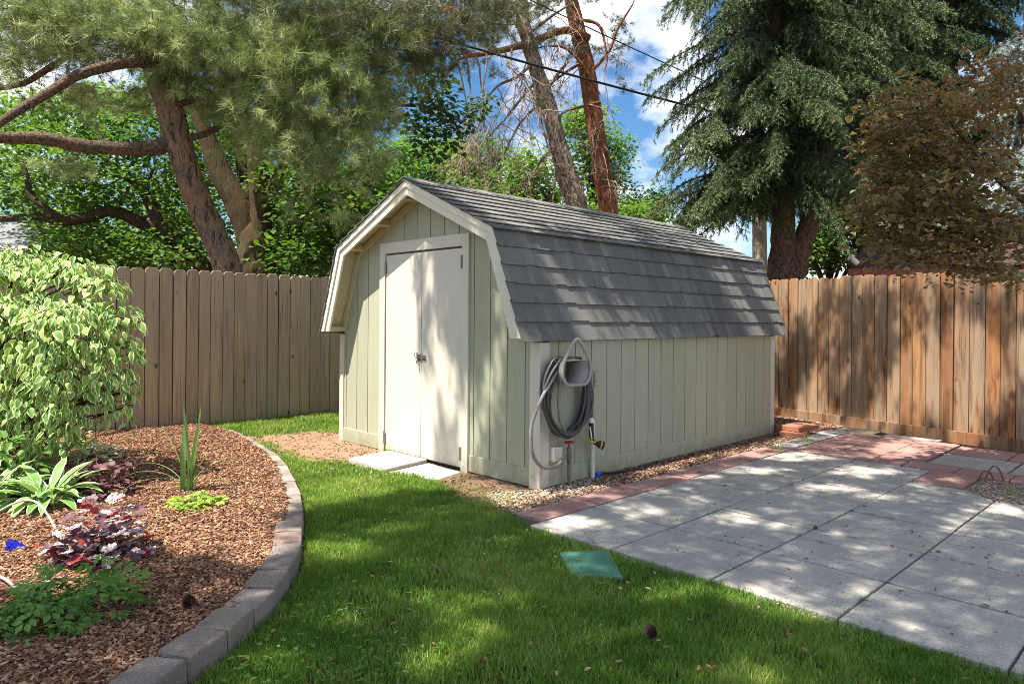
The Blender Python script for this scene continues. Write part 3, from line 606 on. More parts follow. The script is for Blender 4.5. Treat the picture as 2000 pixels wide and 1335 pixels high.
# door frame, doors
D0, D1, DT = .81, 2.150, 2.042
fr = MB()
for lo, hi in (((-.034, D0, .0), (-.008, D0+.088, DT)), ((-.034, D1-.092, .0), (-.008, D1, DT)), ((-.0345, D0+.088, DT-.105), (-.008, D1-.092, DT))): fr.box(sh(*lo), sh(*hi))
fr.build('door_frame', M['trim'], shed, bev=.003)
b = MB(); b.box(sh(-.012, D0+.088, .03), sh(-.0105, D1-.092, DT-.1)); b.build('door_jamb', M['groove'], shed)
mid = 1.476
for y0, y1, hy_ in ((D0+.093, mid-.003, D0+.092), (mid+.003, D1-.104, D1-.100)):
    b = MB(); b.box(sh(-.024, y0, .04), sh(-.013, y1, DT-.122)); dr = b.build('door', M['door'], shed, bev=.003)
    for hz in (1.80, .16):
        q = MB(); q.box(sh(-.0385, hy_-.016, hz-.055), sh(-.035, hy_+.014, hz+.055)); q.tube([sh(-.040, hy_, hz-.058), sh(-.040, hy_, hz+.058)], .006, 8)
        q.build('hinge', M['steel'], dr)
    if y0 > mid:
        q = MB(); yl, zl = 1.475, .955
        q.box(sh(-.030, yl+.005, zl-.03), sh(-.0245, yl+.06, zl+.03)); q.box(sh(-.030, yl-.075, zl-.022), sh(-.0245, yl-.02, zl+.022))
        q.tube([sh(-.038, yl-.085, zl), sh(-.038, yl+.07, zl-.002)], .006, 8); q.tube([sh(-.05, yl+.03, zl+.035), sh(-.045, yl+.03, zl-.02), sh(-.06, yl+.032, zl-.055)], .006, 8)
        q.tube([sh(-.033, yl+.045, zl+.04), sh(-.06, yl+.05, zl+.05), sh(-.06, yl+.05, zl+.01)], .005, 6)
        q.build('latch', M['steel'], dr)
# roof deck
b = MB(); A, B2 = PRO, inset(.022)
for i in range(4):
    b.prism([sh(-oo+.001, *A[i]), sh(-oo+.001, *A[i+1]), sh(-oo+.001, *B2[i+1]), sh(-oo+.001, *B2[i])], (L_+o2+oo-.002, 0, 0))
b.build('roof_deck', M['soffit'], shed)
# barge boards with a raised upper strip, front and back
I0, I1, I2, I3 = inset(-.004), inset(.05), inset(.118), inset(.012)
for xf, sg in ((-oo, -1), (L_+o2, 1)):
    for i in range(4):
        b = MB(); b.prism([sh(xf, *I3[i]), sh(xf, *I3[i+1]), sh(xf, *I2[i+1]), sh(xf, *I2[i])], (sg*.022, 0, 0))
        b.prism([sh(xf+sg*.0222, *I0[i]), sh(xf+sg*.0222, *I0[i+1]), sh(xf+sg*.0222, *I1[i+1]), sh(xf+sg*.0222, *I1[i])], (sg*.014, 0, 0))
        b.build('barge_board', M['barge'], shed, bev=.002)
J0, J1 = inset(.034), inset(.10)
for i in range(4):
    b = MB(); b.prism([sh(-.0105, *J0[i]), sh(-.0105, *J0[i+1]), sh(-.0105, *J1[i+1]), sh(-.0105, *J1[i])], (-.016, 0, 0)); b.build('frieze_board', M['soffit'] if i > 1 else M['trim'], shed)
for i, fr_ in ((1, .35), (1, .8), (2, .12), (2, .5), (2, .9)):
    p = B2[i]*(1-fr_)+B2[i+1]*fr_; t = norm(B2[i+1]-B2[i]); n = np.array([t[1], -t[0]])
    b = MB(); b.prism([sh(-oo+.002, *(p+n*.002-t*.022)), sh(-oo+.002, *(p+n*.002+t*.022)), sh(-oo+.002, *(p+n*.07+t*.022)), sh(-oo+.002, *(p+n*.07-t*.022))], (oo-.03, 0, 0)); b.build('lookout_block', M['soffit'], shed)
for s_i in (0, 4):
    yb = B2[s_i][0]; y2 = yb+(.085 if s_i == 0 else -.085)
    b = MB(); b.box(sh(-oo+.002, min(yb, y2), ze+.005), sh(-.03, max(yb, y2), ze+.05)); b.build('eave_return', M['soffit'], shed)
# shingles: courses of overlapping strips with random laminated tabs
def shingle(p0, p1, nm, ncourse, over0=.0, label=None):
    p0, p1 = np.array(p0), np.array(p1); t = norm(p1-p0); n = np.array([-t[1], t[0]]);
    if n[1] < 0: n = -n
    Ls = np.linalg.norm(p1-p0)+over0; p0 = p0-t*over0; ex = Ls/ncourse
    b = MB(); x0, x1 = -oo-.05, L_+o2+.03
    def strip(xa, xb, s0, s1, h0, h1, th, var):
        q = [p0+t*s0+n*h0, p0+t*s1+n*h1, p0+t*s1+n*(h1-th), p0+t*s0+n*(h0-th)]
        b.prism([sh(xa, *v) for v in q], (xb-xa, 0, 0), var=var)
    for c in range(ncourse):
        s0 = c*ex; s1 = s0+ex+.03; base = c*.0002
        x = x0; rowv = random.uniform(.3, .5); grp = 0
        while x < x1:
            if grp <= 0: lap = random.choice([0., 0., 0., .011]); grp = random.uniform(.06, .12) if lap else random.uniform(.12, .38); gv = random.gauss(0, .10)
            wd = random.uniform(.035, .10); wd = min(wd, grp+.02); xb = min(x+wd, x1); grp -= wd
            lift = .0245 if not lap else .0215
            strip(x, xb, s0+lap, s1, lift+base, .0085+base, .0075, float(np.clip(rowv+gv+random.gauss(0, .18), 0, 1))); x = xb
    return b.build(nm, M['shingle'], shed)
shingle((PRO[0]), (PRO[1]), 'lower_roof_slope', 6, .03)
shingle((PRO[1]), (PRO[2]), 'upper_roof_slope', 9, .055)
shingle((PRO[4]), (PRO[3]), 'lower_roof_slope', 6, .03)
shingle((PRO[3]), (PRO[2]), 'upper_roof_slope', 9, .055)
b = MB(); x = -oo-.055
while x < L_+o2:
    yc, zc = PRO[2]; dz = .105*(zp-zk)/(W_/2-kk)
    for sg in (-1, 1):
        a_ = sh(x, yc, zc+.034); c = sh(x, yc+sg*.115, zc+.034-dz*1.08); d = np.array([.16, 0, .0]); dd = np.array([0, 0, -.007])
        b.add([a_, c, c+d+dd*.8, a_+d+dd*.8, a_+dd, c+dd, c+d+dd*1.8, a_+d+dd*1.8], np.array([(0,1,2,3),(7,6,5,4),(0,4,5,1),(1,5,6,2),(2,6,7,3),(3,7,4,0)]), var=random.random())
    x += .145
b.build('ridge_cap', M['shingle'], shed)

# ------------------------------------------------------------------ things on the shed wall
DX = 0.
def wl(x, z, out=0.): return sh(x+DX, -.012-out, z)
DX = -.215
hh = thing('hose_hanger', wl(.36, .95), 'tan plastic hose hanger with a round hollow bowl screwed to the shed wall', 'hose hanger')
b = MB(); c0 = wl(.40, .93)
ring = [wl(.40+.165*math.cos(a)*(1 if math.sin(a) < .1 else 1-.62*(math.sin(a)-.1)**1.3), .93+(max(-.115, .15*math.sin(a)) if math.sin(a) < 0 else .235*math.sin(a)), .20) for a in np.linspace(-math.pi/2, 1.5*math.pi, 33)]
b.tube(ring, .0135, 8); b.build('front_rim', M['plastic'], hh)
b = MB(); ring2 = [wl(.40+.10*math.cos(a), .93+.10*math.sin(a), .01) for a in np.linspace(-math.pi/2, 1.5*math.pi, 33)]
low = [r for r in ring]
V = []; 
for k_ in range(33):
    f_ = np.array(ring[k_]); bk = np.array(ring2[k_]); f2 = f_.copy(); f2[2] = min(f2[2], sh(0, 0, .93)[2]+.075)
    V += [bk, bk*.5+f2*.5, f2]
F = [[3*i+j, 3*(i+1)+j, 3*(i+1)+j+1, 3*i+j+1] for i in range(32) for j in range(2)]
b.add(V, F, smooth=True); bw = b.build('bowl', M['plastic'], hh); so_ = bw.modifiers.new('thick', 'SOLIDIFY'); so_.thickness = .006
b = MB(); b.lathe(wl(.40, .93, -.003), (0, -1, 0), [(.10, 0), (.10, .01), (.05, .014), (.03, .03)], 20); b.build('back_plate', M['plastic'], hh)
DX = -.12
ho = thing('garden_hose', sh(.31, -.1, .4), 'dark grey garden hose hanging in coils from the tan hanger', 'hose')
b = MB()
for k in range(13):
    ax_ = .225+.045*random.random(); dz = random.uniform(-.035, .045); cx = .315+random.uniform(-.03, .03); out = .05+.012*(k % 6)+random.uniform(0, .03); zb = .74
    pts = []
    for a in np.linspace(0, 2*math.pi, 40):
        ca, sa = math.cos(a), math.sin(a)
        xx = cx+ax_*ca*(1-.28*max(sa, 0)**2)
        zz = zb+dz*.5+(.33+dz*.5 if sa > 0 else .315+dz)*sa
        if sa > .0: zz = min(zz, .985+.015*(k % 3))
        pts.append(wl(xx, zz, out+.02*math.sin(a*2+k)))
    b.tube(pts, .0112, 8, var=random.random(), caps=False)
b.build('coil', M['hose'], ho)
b = MB()
pts = [wl(.24, .97, .10), wl(.19, .85, .14), wl(.165, .70, .14), wl(.19, .55, .14), wl(.25, .46, .13)]
lead = [wl(.24, .97, .10), wl(.14, .9, .13), wl(.02, .74, .11), wl(-.065, .56, .09), wl(-.075, .42, .085), wl(-.045, .30, .085), wl(.03, .22, .085), wl(.13, .19, .09), wl(.22, .20, .09), wl(.30, .245, .085)]
def smooth(p, n=40):
    p = np.asarray(p, float); m_ = len(p); t = np.linspace(0, m_-1, n); out = []
    for u in t:
        i = min(int(u), m_-2); f = u-i; p0, p1, p2, p3 = p[max(i-1, 0)], p[i], p[i+1], p[min(i+2, m_-1)]
        out.append(.5*((2*p1)+(-p0+p2)*f+(2*p0-5*p1+4*p2-p3)*f*f+(-p0+3*p1-3*p2+p3)*f**3))
    return np.array(out)
b.tube(smooth(lead), .0135, 10); b.tube(smooth(pts, 16), .0125, 8); b.build('lead_end', M['hoselight'], ho)
b = MB(); b.tube(smooth([wl(.53, .88, .1), wl(.585, .72, .11), wl(.592, .56, .11)], 12), .0125, 8); b.tube([wl(.592, .60, .11), wl(.592, .53, .11)], .017, 10); b.build('nozzle_end', M['hose'], ho)
nz = MB(); nz.tube([wl(.592, .53, .11), wl(.592, .49, .11)], .02, 10, mi=2); nz.tube(smooth([wl(.592, .49, .11), wl(.59, .40, .115), wl(.60, .34, .12)], 8), [.019, .021, .017], 10)
nz.tube([wl(.565, .46, .12), wl(.57, .36, .135)], .006, 6, mi=2); nz.tube([wl(.56, .345, .12), wl(.62, .33, .125)], .015, 8, mi=1)
nz.lathe(wl(.61, .33, .12), (.75, -.5, -.28), [(.014, 0), (.018, .03), (.030, .05), (.033, .062)], 16, mi=0); nz.lathe(wl(.61, .33, .12)+norm(np.array([.75, -.5, -.28]))*.055, (.75, -.5, -.28), [(.034, 0), (.035, .012)], 16, mi=1); nz.lathe(wl(.61, .33, .12)+norm(np.array([.75, -.5, -.28]))*.0705, (.75, -.5, -.28), [(.034, 0), (.034, .014), (.02, .016)], 16)
nz.build('spray_nozzle', [M['black'], M['brass'], M['white']], ho)
DX = -.08
sp = thing('hose_spigot', wl(.335, 0, .05), 'rusty standpipe tap with a round red handle by the shed corner', 'tap')
b = MB(); b.tube([wl(.338, -.03, .07), wl(.332, .12, .07), wl(.33, .27, .07)], .0135, 10); b.build('pipe', M['iron'], sp)
b = MB(); b.lathe(wl(.33, .20, .07), (0, 0, 1), [(.016, 0), (.022, .03), (.022, .06), (.016, .07), (.02, .085), (.02, .11), (.01, .115), (.008, .15)], 12); b.tube([wl(.33, .25, .07), wl(.305, .245, .085)], .013, 8); b.tube([wl(.33, .235, .075), wl(.315, .20, .09)], .012, 8); b.build('valve', M['iron'], sp)
b = MB(); b.tube([wl(.33+.033*math.cos(a), .352, .07+.033*math.sin(a)) for a in np.linspace(0, 2*math.pi, 21)], .008, 6, caps=False)
for a in (0, math.pi/2): b.tube([wl(.33-.033*math.cos(a), .352, .07-.033*math.sin(a)), wl(.33+.033*math.cos(a), .352, .07+.033*math.sin(a))], .006, 6)
b.build('handle', M['redpaint'], sp)
b = MB(); b.box(wl(.17, .215, .055), wl(.275, .325, .0) ); b.build('mounting_block', M['trim'], sp, bev=.006)
DX = -.055
cd = thing('electrical_conduit', wl(.64, 0, .03), 'painted outlet box with two thin pipes running down the shed wall', 'conduit')
b = MB(); b.box(wl(.605, .765, .05), wl(.70, .895, 0)); b.build('outlet_box', M['boxpaint'], cd, bev=.006)
b = MB(); b.box(wl(.625, .775, .064), wl(.69, .885, .0505)); b.box(wl(.64, .80, .068), wl(.675, .865, .0645)); b.build('cover', M['boxpaint'], cd, bev=.004)
b = MB(); b.tube([wl(.628, -.03, .05), wl(.622, .2, .05), wl(.62, .5, .05)], .017, 12); b.build('white_pipe', M['pvc'], cd)
b = MB(); b.tube([wl(.672, .0, .012), wl(.67, .4, .012), wl(.665, .77, .012)], .010, 8); b.tube([wl(.615, .5, .012), wl(.615, .77, .012)], .008, 8); b.build('thin_pipe', M['boxpaint'], cd)
DX = -.08
ft = thing('irrigation_fitting', wl(.69, 0, .06), 'small blue pipe fitting with black tube in the gravel by the shed', 'fitting')
b = MB(); b.tube([wl(.685, -.02, .07), wl(.685, .05, .07)], .016, 10); b.tube([wl(.67, .05, .07), wl(.73, .055, .07)], .015, 10); b.build('elbow', M['blueplastic'], ft)
b = MB(); b.tube(smooth([wl(.73, .055, .07), wl(.85, .04, .08), wl(1.1, .025, .09), wl(1.5, .02, .06), wl(1.9, .02, .1)], 20), .008, 6); b.build('black_tube', M['black'], ft)

# ------------------------------------------------------------------ fences
def fence(name, A, B, face, mt, label, z0=.0, z1=1.86, bw=.143, kick=False, seed=1, dog=True, slope=0.):
    A, B = np.array(A, float), np.array(B, float); d = norm(B-A); n = np.array(face, float); n = norm(n-d*(n@d)); Ln = np.linalg.norm(B-A)
    f = thing(name, (*((A+B)/2), 0), label, 'fence'); r = random.Random(seed); b = MB(); s = 0
    while s < Ln:
        wd = bw*r.uniform(.93, 1.07); g = r.choice([.002, .003, .003, .004, .005]); zt = z1+r.uniform(-.012, .012); tilt = r.uniform(-.004, .004); out = r.uniform(0, .004)
        e = .026 if dog else .006
        out0 = .02+out; g = r.choice([.004, .006, .007, .009]); e2 = .003
        def ring(e3, o_, tz):
            return [(A+d*(s+u+tilt*z))+n[:2]*o_ if False else (*(A+d*(s+u+tilt*z)+n*o_), z) for u, z in ((e3, z0+e3), (wd-g-e3, z0+e3), (wd-g-e3, zt-e-tz), (wd-g-e, zt-tz), (e, zt-tz), (e3, zt-e-tz))]
        V = ring(0, out0-.018, 0)+ring(0, out0-.004, 0)+ring(e2, out0, .002)
        b.add(V, [list(range(6))[::-1]]+[[q*6+k, q*6+(k+1) % 6, q*6+6+(k+1) % 6, q*6+6+k] for q in (0, 1) for k in range(6)]+[list(range(12, 18))], var=r.random())
        c = A+d*(s+wd-g/2)-n*.006; b.obox((*c, (z0+zt)/2-.02), ((*d, 0), (*n, 0), (0, 0, 1)), (.03, .007, (zt-z0)/2-.03), mi=1); s += wd
    b.build('board_panel', [mt, M['fence_dark']], f)
    for z in (.35, 1.0, 1.6):
        q = MB(); m_ = (A+B)/2-n*.02; q.obox((*m_, z), ((*d, 0), (*n, 0), (0, 0, 1)), (Ln/2, .019, .045)); q.build('rail', mt, f)
    k = 0.
    while k < Ln:
        q = MB(); m_ = A+d*k-n*.09; q.obox((*m_, .85), ((*d, 0), (*n, 0), (0, 0, 1)), (.045, .045, .9)); q.build('post', mt, f); k += 2.4
    if kick:
        q = MB(); m_ = (A+B)/2+n*.036; q.obox((*m_, .055), ((*d, 0), (*n, 0), (0, 0, 1)), (Ln/2, .012, .068)); q.build('kickboard', mt, f, bev=.003)
    return f
fence('board_fence', (-5.5, 8.62), (10.3, 8.60), (0, -1), M['fence_back'], 'weathered grey brown dog-eared board fence behind the flower bed', seed=3, bw=.146)
fence('board_fence', (10.30, 8.45), (8.28, -.6), (-1, 0), M['fence_right'], 'orange stained board fence behind the patio', z1=1.875, kick=True, seed=8, bw=.15)

# ------------------------------------------------------------------ small things on the ground
lid = thing('valve_box', G(1155, 1100), 'green plastic irrigation box lid set in the lawn', 'valve box')
q = [(2.925, 2.615), (3.165, 2.452), (2.885, 2.14), (2.715, 2.335)]
b = MB(); b.prism([(x, y, -.02) for x, y in q], (0, 0, .041)); b.build('body', M['greenlid'], lid, bev=.012)
b = MB(); qq = np.array(q); cc = qq.mean(0); iq = cc+(qq-cc)*.9
for i in range(15):
    for j in range(13):
        u, v = (i+.5)/15, (j+.5)/13
        p = (iq[0]*(1-u)+iq[1]*u)*(1-v)+(iq[3]*(1-u)+iq[2]*u)*v
        b.obox((p[0], p[1], .0222), ((1, 1, 0), (1, -1, 0), (0, 0, 1)), (.006, .003, .0012))
b.build('tread', M['greenlid'], lid)
def cone(px, py, z, s, lab):
    p = G(px, py, z); b = MB(); n = 70; ax = norm(np.array([rng.normal(), rng.normal(), .35])); u = np.cross(ax, [0, 0, 1.]); u = norm(u); v = np.cross(ax, u)
    T = np.array([(-.32,0,0),(.32,0,0),(.42,.6,.12),(0,1,.22),(-.42,.6,.12)]); TF = np.array([(0,1,2),(0,2,3),(0,3,4)])
    h = np.linspace(0, 1, n); a = np.arange(n)*2.4; rr = np.sin(np.clip(h*2.7+.35, 0, 3.1))*.42*s
    dr = np.outer(np.cos(a), u)+np.outer(np.sin(a), v); pos = p+np.outer((h-.5)*s*1.1, ax)+dr*(rr*.35)[:, None]+[0, 0, s*.38]
    b.scatter(T, TF, pos, dr+ax*.5, np.tile(ax, (n, 1)), rr*1.15+.004); b.tube([p-ax*s*.5+[0, 0, s*.38], p+ax*s*.5+[0, 0, s*.38]], [.12*s, .2*s, .08*s], 8)
    tag(b.build('pine_cone', M['cone']), lab, 'pine cone', 'fallen pine cones')
cone(1273, 1243, .03, .05, 'brown pine cone lying in the near lawn'); cone(370, 1183, .085, .055, 'brown pine cone lying on the shaded mulch'); cone(1591, 1032, .03, .022, 'tiny dark pine cone on the grey patio slabs')
for (px, py, zz, a, lab) in ((1552, 850, .02, .3, 'red brick lying flat near the fence corner, lower of two'), (1558, 838, .078, -.15, 'tan red brick lying across the lower brick near the fence corner')):
    p = G(px, py, zz); b = MB(); d = np.array([math.cos(a), math.sin(a), 0]); b.obox(p+[0, 0, .028], (d, np.cross([0, 0, 1], d), (0, 0, 1)), (.2, .14, .028)); tag(b.build('brick', M['brick'], bev=.006), lab, 'brick', 'bricks by the fence corner')
for k, (pp, lab) in enumerate((([(1922, 938), (1929, 916), (1945, 913), (1958, 922), (1962, 938)], 'rusty wire hoop standing in the gravel patch'), ([(1921, 940), (1926, 926), (1940, 919), (1952, 926), (1957, 940)], 'shorter rusty wire hoop behind the taller hoop in the gravel'))):
    g0, g1 = G(pp[0][0], 943, .0), G(pp[-1][0], 943, .0); pts = []
    for u in np.linspace(0, 1, 15):
        p = g0*(1-u)+g1*u; p[2] = math.sin(u*math.pi)**.7*(.16-.04*k)-.02; pts.append(p+np.array([-.03*k, .04*k, 0]))
    b = MB(); b.tube(pts, .006, 6); tag(b.build('wire_hoop', M['wire']), lab, 'wire hoop', 'wire hoops by the patio')
# ------------------------------------------------------------------ plants in the bed
def ribbon(b, p0, az, Ln, Wd, el, droop, segs=7, prof=None, us=(-1, -.84, -.76, 0, .76, .84, 1), ed=(1, 1, 0, 0, 0, 1, 1), fold=.18, var=None, mi=0, tipdrop=0):
    p = np.array(p0, float); h = np.array([math.cos(az), math.sin(az), 0]); sd = np.array([-math.sin(az), math.cos(az), 0]); V = []; E_ = []
    for i in range(segs+1):
        t = i/segs; a = el-droop*t-tipdrop*t**3
        d = h*math.cos(a)+np.array([0, 0, 1.])*math.sin(a); nrm = -h*math.sin(a)+np.array([0, 0, 1.])*math.cos(a)
        wv = prof(t)*Wd/2
        for u, e in zip(us, ed):
            V.append(p+sd*u*wv+nrm*(abs(u)*fold*wv)); E_.append(e)
        p = p+d*Ln/segs
    k = len(us)
    F = np.array([(i*k+j, i*k+j+1, (i+1)*k+j+1, (i+1)*k+j) for i in range(segs) for j in range(k-1)])
    b.add(V, F, mi, random.random() if var is None else var, E_, smooth=True)
def oval(t): return max(.02, math.sin(math.pi*min(1, t**.8))**.8)
def hostaprof(t): return .12 if t < .28 else max(.02, math.sin(math.pi*((t-.28)/.72)**.75)**.75)
def blade(t): return 1-.15*t-.8*max(0, t-.75)*4*.95 if t > .75 else 1-.15*t
# variegated leaf template
us_ = (-1, -.74, -.64, 0, .64, .74, 1); ts_ = (0, .12, .35, .6, .82, 1); ws_ = (.02, .20, .325, .29, .15, .01)
VT = []; VE = []
for i, (t, wv) in enumerate(zip(ts_, ws_)):
    for u, e in zip(us_, (1, 1, 0, 0, 0, 1, 1)):
        VT.append((u*wv, t, abs(u)*wv*.25-.28*t*t)); VE.append(1 if t >= 1 or e else 0)
VF = np.array([(i*7+j, i*7+j+1, (i+1)*7+j+1, (i+1)*7+j) for i in range(5) for j in range(6)])

VTN = np.array(VT)*[.72, 1, 1]+np.array(VT)[:, 1:2]**2*[.18, 0, -.12]
dw = thing('dogwood_shrub', (*G(0, 945)[:2], .05), 'cream and green variegated dogwood with drooping layered branches at the left edge', 'shrub')
b = MB(); st = MB()
D0w = 4.6; rootp = np.array([*G(-10, 945)[:2], .04]); top_ = P(20, 560, 5.7)
stem = smooth([rootp, rootp*.5+top_*.5+[-.04, 0, 0], top_], 10); st.tube(stem, [.035, .028, .014], 8)
tiers = [(40,505,4.75,.40,0),(150,520,4.6,.20,0),(-60,520,4.7,.4,0),(205,560,4.5,.13,0),(175,548,4.6,.14,0),
         (70,585,4.7,.42,.1),(170,600,4.5,.26,.1),(232,618,4.42,.15,.1),(-40,600,4.75,.45,.1),(120,612,4.3,.25,.1),
         (30,655,4.6,.36,.4),(130,665,4.45,.30,.35),(205,668,4.42,.20,.3),(245,680,4.4,.11,.4),(-60,670,4.7,.4,.4),
         (60,715,4.45,.30,.7),(140,720,4.40,.26,.7),(215,735,4.38,.16,.7),(10,740,4.6,.34,.7),
         (90,770,4.4,.24,.9),(160,790,4.4,.18,.9),(225,770,4.4,.09,.8),(20,800,4.5,.26,.9),(120,830,4.35,.14,1),(60,840,4.4,.15,1),(255,765,4.4,.045,1),(250,800,4.4,.04,1),(-30,830,4.5,.25,1)]
for (px, py, D, R, hang) in tiers:
    D *= 1.2; R *= 1.2; c = P(px, py, D); n = int(720*R*R*3.14)+8; hang *= .7
    rr = R*np.sqrt(rng.random(n)); a = rng.uniform(0, 6.28, n); hd = np.stack([np.cos(a), np.sin(a), 0*a], 1)
    pos = c+hd*rr[:, None]; pos[:, 2] += -.22*R*(rr/R)**2+rng.normal(0, .05+.05*hang, n)
    ax = norm(hd+unit(n)*.75)
    ax[:, 2] = -.25-.5*rr/R-hang*rng.uniform(.2, 1.4, n)+rng.normal(0, .22, n)
    nn_ = norm(hd*.3+np.array([0, 0, 1.])+unit(n)*.7); sz_ = rng.uniform(.038, .098, n)*(1-.25*hang*rng.random(n)); pick = rng.integers(0, 3, n)
    for q, (TT_, ed_) in enumerate(((VT, VE), (VTN, VE), (VTN*[-1, 1, 1.6], [e*.7 for e in VE]))):
        k = pick == q
        if k.any(): b.scatter(TT_, VF if q < 2 else VF[:, ::-1], pos[k], ax[k], nn_[k], sz_[k], edge=ed_, smooth=True)
    base = stem[int(np.clip(np.interp(c[2], [stem[0][2], stem[-1][2]], [0, 9])-1.5, 1, 9))]
    st.tube(smooth([base, base*.5+c*.5+[0, 0, .10], c], 7), [.012, .008, .003], 5)
    for q in range(4):
        e_ = pos[rng.integers(n)]; st.tube(smooth([c*.6+base*.4+[0, 0, .05], c*.5+e_*.5+[0, 0, .03], e_], 5), [.005, .002], 4)
b.build('foliage', M['dogwood'], dw); st.build('stem', M['bark_dark'], dw)

def rosette(name, px, py, n, Ln, Wd, mt, label, cat, el=(.35, 1.25), dr=(.9, 1.7), prof=hostaprof, group=None, r0=.05, **kw):
    g = G(px, py, .06); b = MB()
    for i in range(n):
        az = i*2.399+random.uniform(-.3, .3); f = (i+.5)/n
        el_ = el[1]-(el[1]-el[0])*f
        ribbon(b, g+np.array([math.cos(az), math.sin(az), 0])*r0*random.random(), az, Ln*random.uniform(.75, 1.1), Wd*random.uniform(.75, 1.1), el_, random.uniform(*dr), prof=prof, **kw)
    return tag(b.build(name, mt, base=g), label, cat, group)
rosette('hosta', 95, 985, 64, .38, .078, M['hosta'], 'hosta with white-edged strap leaves, the biggest clump behind the red and silver plant', 'hosta', group='hostas in the bed')
rosette('hosta', -30, 985, 54, .40, .08, M['hosta'], 'hosta with white-edged leaves cut off by the left picture edge', 'hosta', group='hostas in the bed')
rosette('hosta', 40, 935, 36, .38, .074, M['hosta'], 'white-edged hosta half hidden behind the biggest hosta clump', 'hosta', group='hostas in the bed', el=(.5, 1.35))
rosette('hosta', 112, 905, 14, .36, .055, M['hosta'], 'small upright white-edged hosta leaning towards the fence', 'hosta', group='hostas in the bed', el=(.8, 1.4), dr=(.5, 1.1))
# leafy plants as domes of leaves
def dome(name, px, py, r, h, n, size, mt, label, cat, T=HEX, TF=HEXF, group=None, up=.7, stems=12, var=None, z=.06, smoothf=False, stemmat=None, fill=.55):
    g = G(px, py, z); t = thing(name, g, label, cat, group); b = MB()
    d = unit(n); d[:, 2] = np.abs(d[:, 2]); rad = (fill+(1-fill)*rng.random(n))
    pos = g+d*[r, r, h]*rad[:, None]; hd = d*[1, 1, .2]
    ax = norm(hd)+unit(n)*.5; ax[:, 2] += rng.normal(-.15, .25, n)
    b.scatter(T, TF, pos, ax, norm(np.array([0, 0, up])+d*.5+unit(n)*.35), rng.uniform(size*.65, size*1.15, n), var=var(n) if var else None, smooth=smoothf)
    b.build('foliage', mt, t); s = MB()
    for q in rng.choice(n, stems): s.tube(smooth([g, g*.5+pos[q]*.5+[0, 0, .05], pos[q]], 5), [.004, .002], 4)
    s.build('stem', stemmat or M['green'], t); return t
# round lobed leaf
lob = []; nl = 16
for i in range(nl):
    a = 2*math.pi*i/nl; rr = .5*(1+.13*math.cos(5*a)); lob.append((math.sin(a)*rr, .5-math.cos(a)*rr*(1 if abs(a-0) > .3 else .55), .035*(1 if i % 2 else -1)+.10*rr))
LOB = np.array([(0, .45, -.06)]+lob); LOBF = np.array([(0, 1+i, 1+(i+1) % nl) for i in range(nl)])
# compound leaflet of three
TRI = []; TRF = []
for k, (dx, dy, an) in enumerate(((0, .35, 0), (.12, .28, -1.0), (-.12, .28, 1.0), (.1, .05, -1.3), (-.1, .05, 1.3))):
    ca, sa = math.cos(an), math.sin(an)
    for x_, y_, z_ in HEX: x_ *= .46; y_ *= .58; TRI.append((dx+x_*ca-y_*sa, dy+x_*sa+y_*ca, z_*.6-.08*(dy+y_)))
    TRF += [tuple(np.array(f)+7*k) for f in HEXF]
TRI, TRF = np.array(TRI), np.array(TRF)
def hv(n):
    v = rng.random(n); return np.where(v < .46, rng.uniform(.0, .30, n), np.where(v < .78, rng.uniform(.45, .55, n), np.where(v < .9, rng.uniform(.70, .76, n), rng.uniform(.97, 1, n))))
dome('coral_bells', 195, 1088, .25, .33, 260, .066, M['silver'], 'silver and crimson leaved coral bells in the mulch', 'plant', LOB, LOBF, var=hv, smoothf=True, stemmat=M['purple'], fill=.35)
dome('coral_bells', 200, 968, .21, .27, 150, .055, M['purple'], 'dark purple coral bells with small leaves behind the silver one', 'plant', LOB, LOBF, stemmat=M['purple'], smoothf=True)
dome('columbine', 150, 1200, .27, .23, 150, .08, M['green'], 'green plant with divided leaves at the front of the bed', 'plant', TRI, TRF)
dome('columbine', 60, 1228, .17, .13, 70, .07, M['green'], 'low green seedling clump left of the divided-leaf plant', 'plant', TRI, TRF)
dome('lime_plant', 388, 990, .19, .085, 40, .10, M['lime'], 'lime green low plant at the foot of the iris', 'plant', TRI, TRF)
dome('lime_plant', 10, 925, .20, .42, 45, .10, M['lime'], 'yellow green plant under the dogwood', 'plant')
dome('leafy_plant', 20, 960, .30, .46, 130, .085, M['green'], 'dark green leafy plant at the left edge between hosta and dogwood', 'plant')
dome('cream_plant', 188, 898, .20, .15, 260, .055, M['cream'], 'cream variegated low mound near the fence end of the bed', 'plant')
dome('fern_plant', 150, 870, .13, .16, 60, .05, M['lime'], 'small yellow green sprig behind the cream mound', 'plant')
# flower spikes of the coral bells
t = thing('flower_spike', G(205, 960, .06), 'thin dark stems with mauve flower heads above the purple coral bells', 'flower'); s = MB(); f = MB()
for (bx, by, tx, ty, D) in ((205, 960, 158, 838, 5.35), (200, 960, 262, 905, 5.2), (190, 965, 185, 800, 5.3), (215, 955, 290, 890, 5.4)):
    g = G(bx, by, .06); e_ = P(tx, ty, D); pth = smooth([g, g*.6+e_*.4+[0, 0, .06], e_], 8); s.tube(pth, [.003, .0015], 4)
    n = 26; u = rng.random(n); pos = e_+np.outer(-u*.16, norm(e_-pth[-2]))+rng.normal(0, .012, (n, 3)); f.scatter(HEX, HEXF, pos, unit(n)+[0, 0, -.4], unit(n), rng.uniform(.012, .022, n))
s.build('stem', M['purple'], t); f.build('blossom', M['pinkflower'], t)
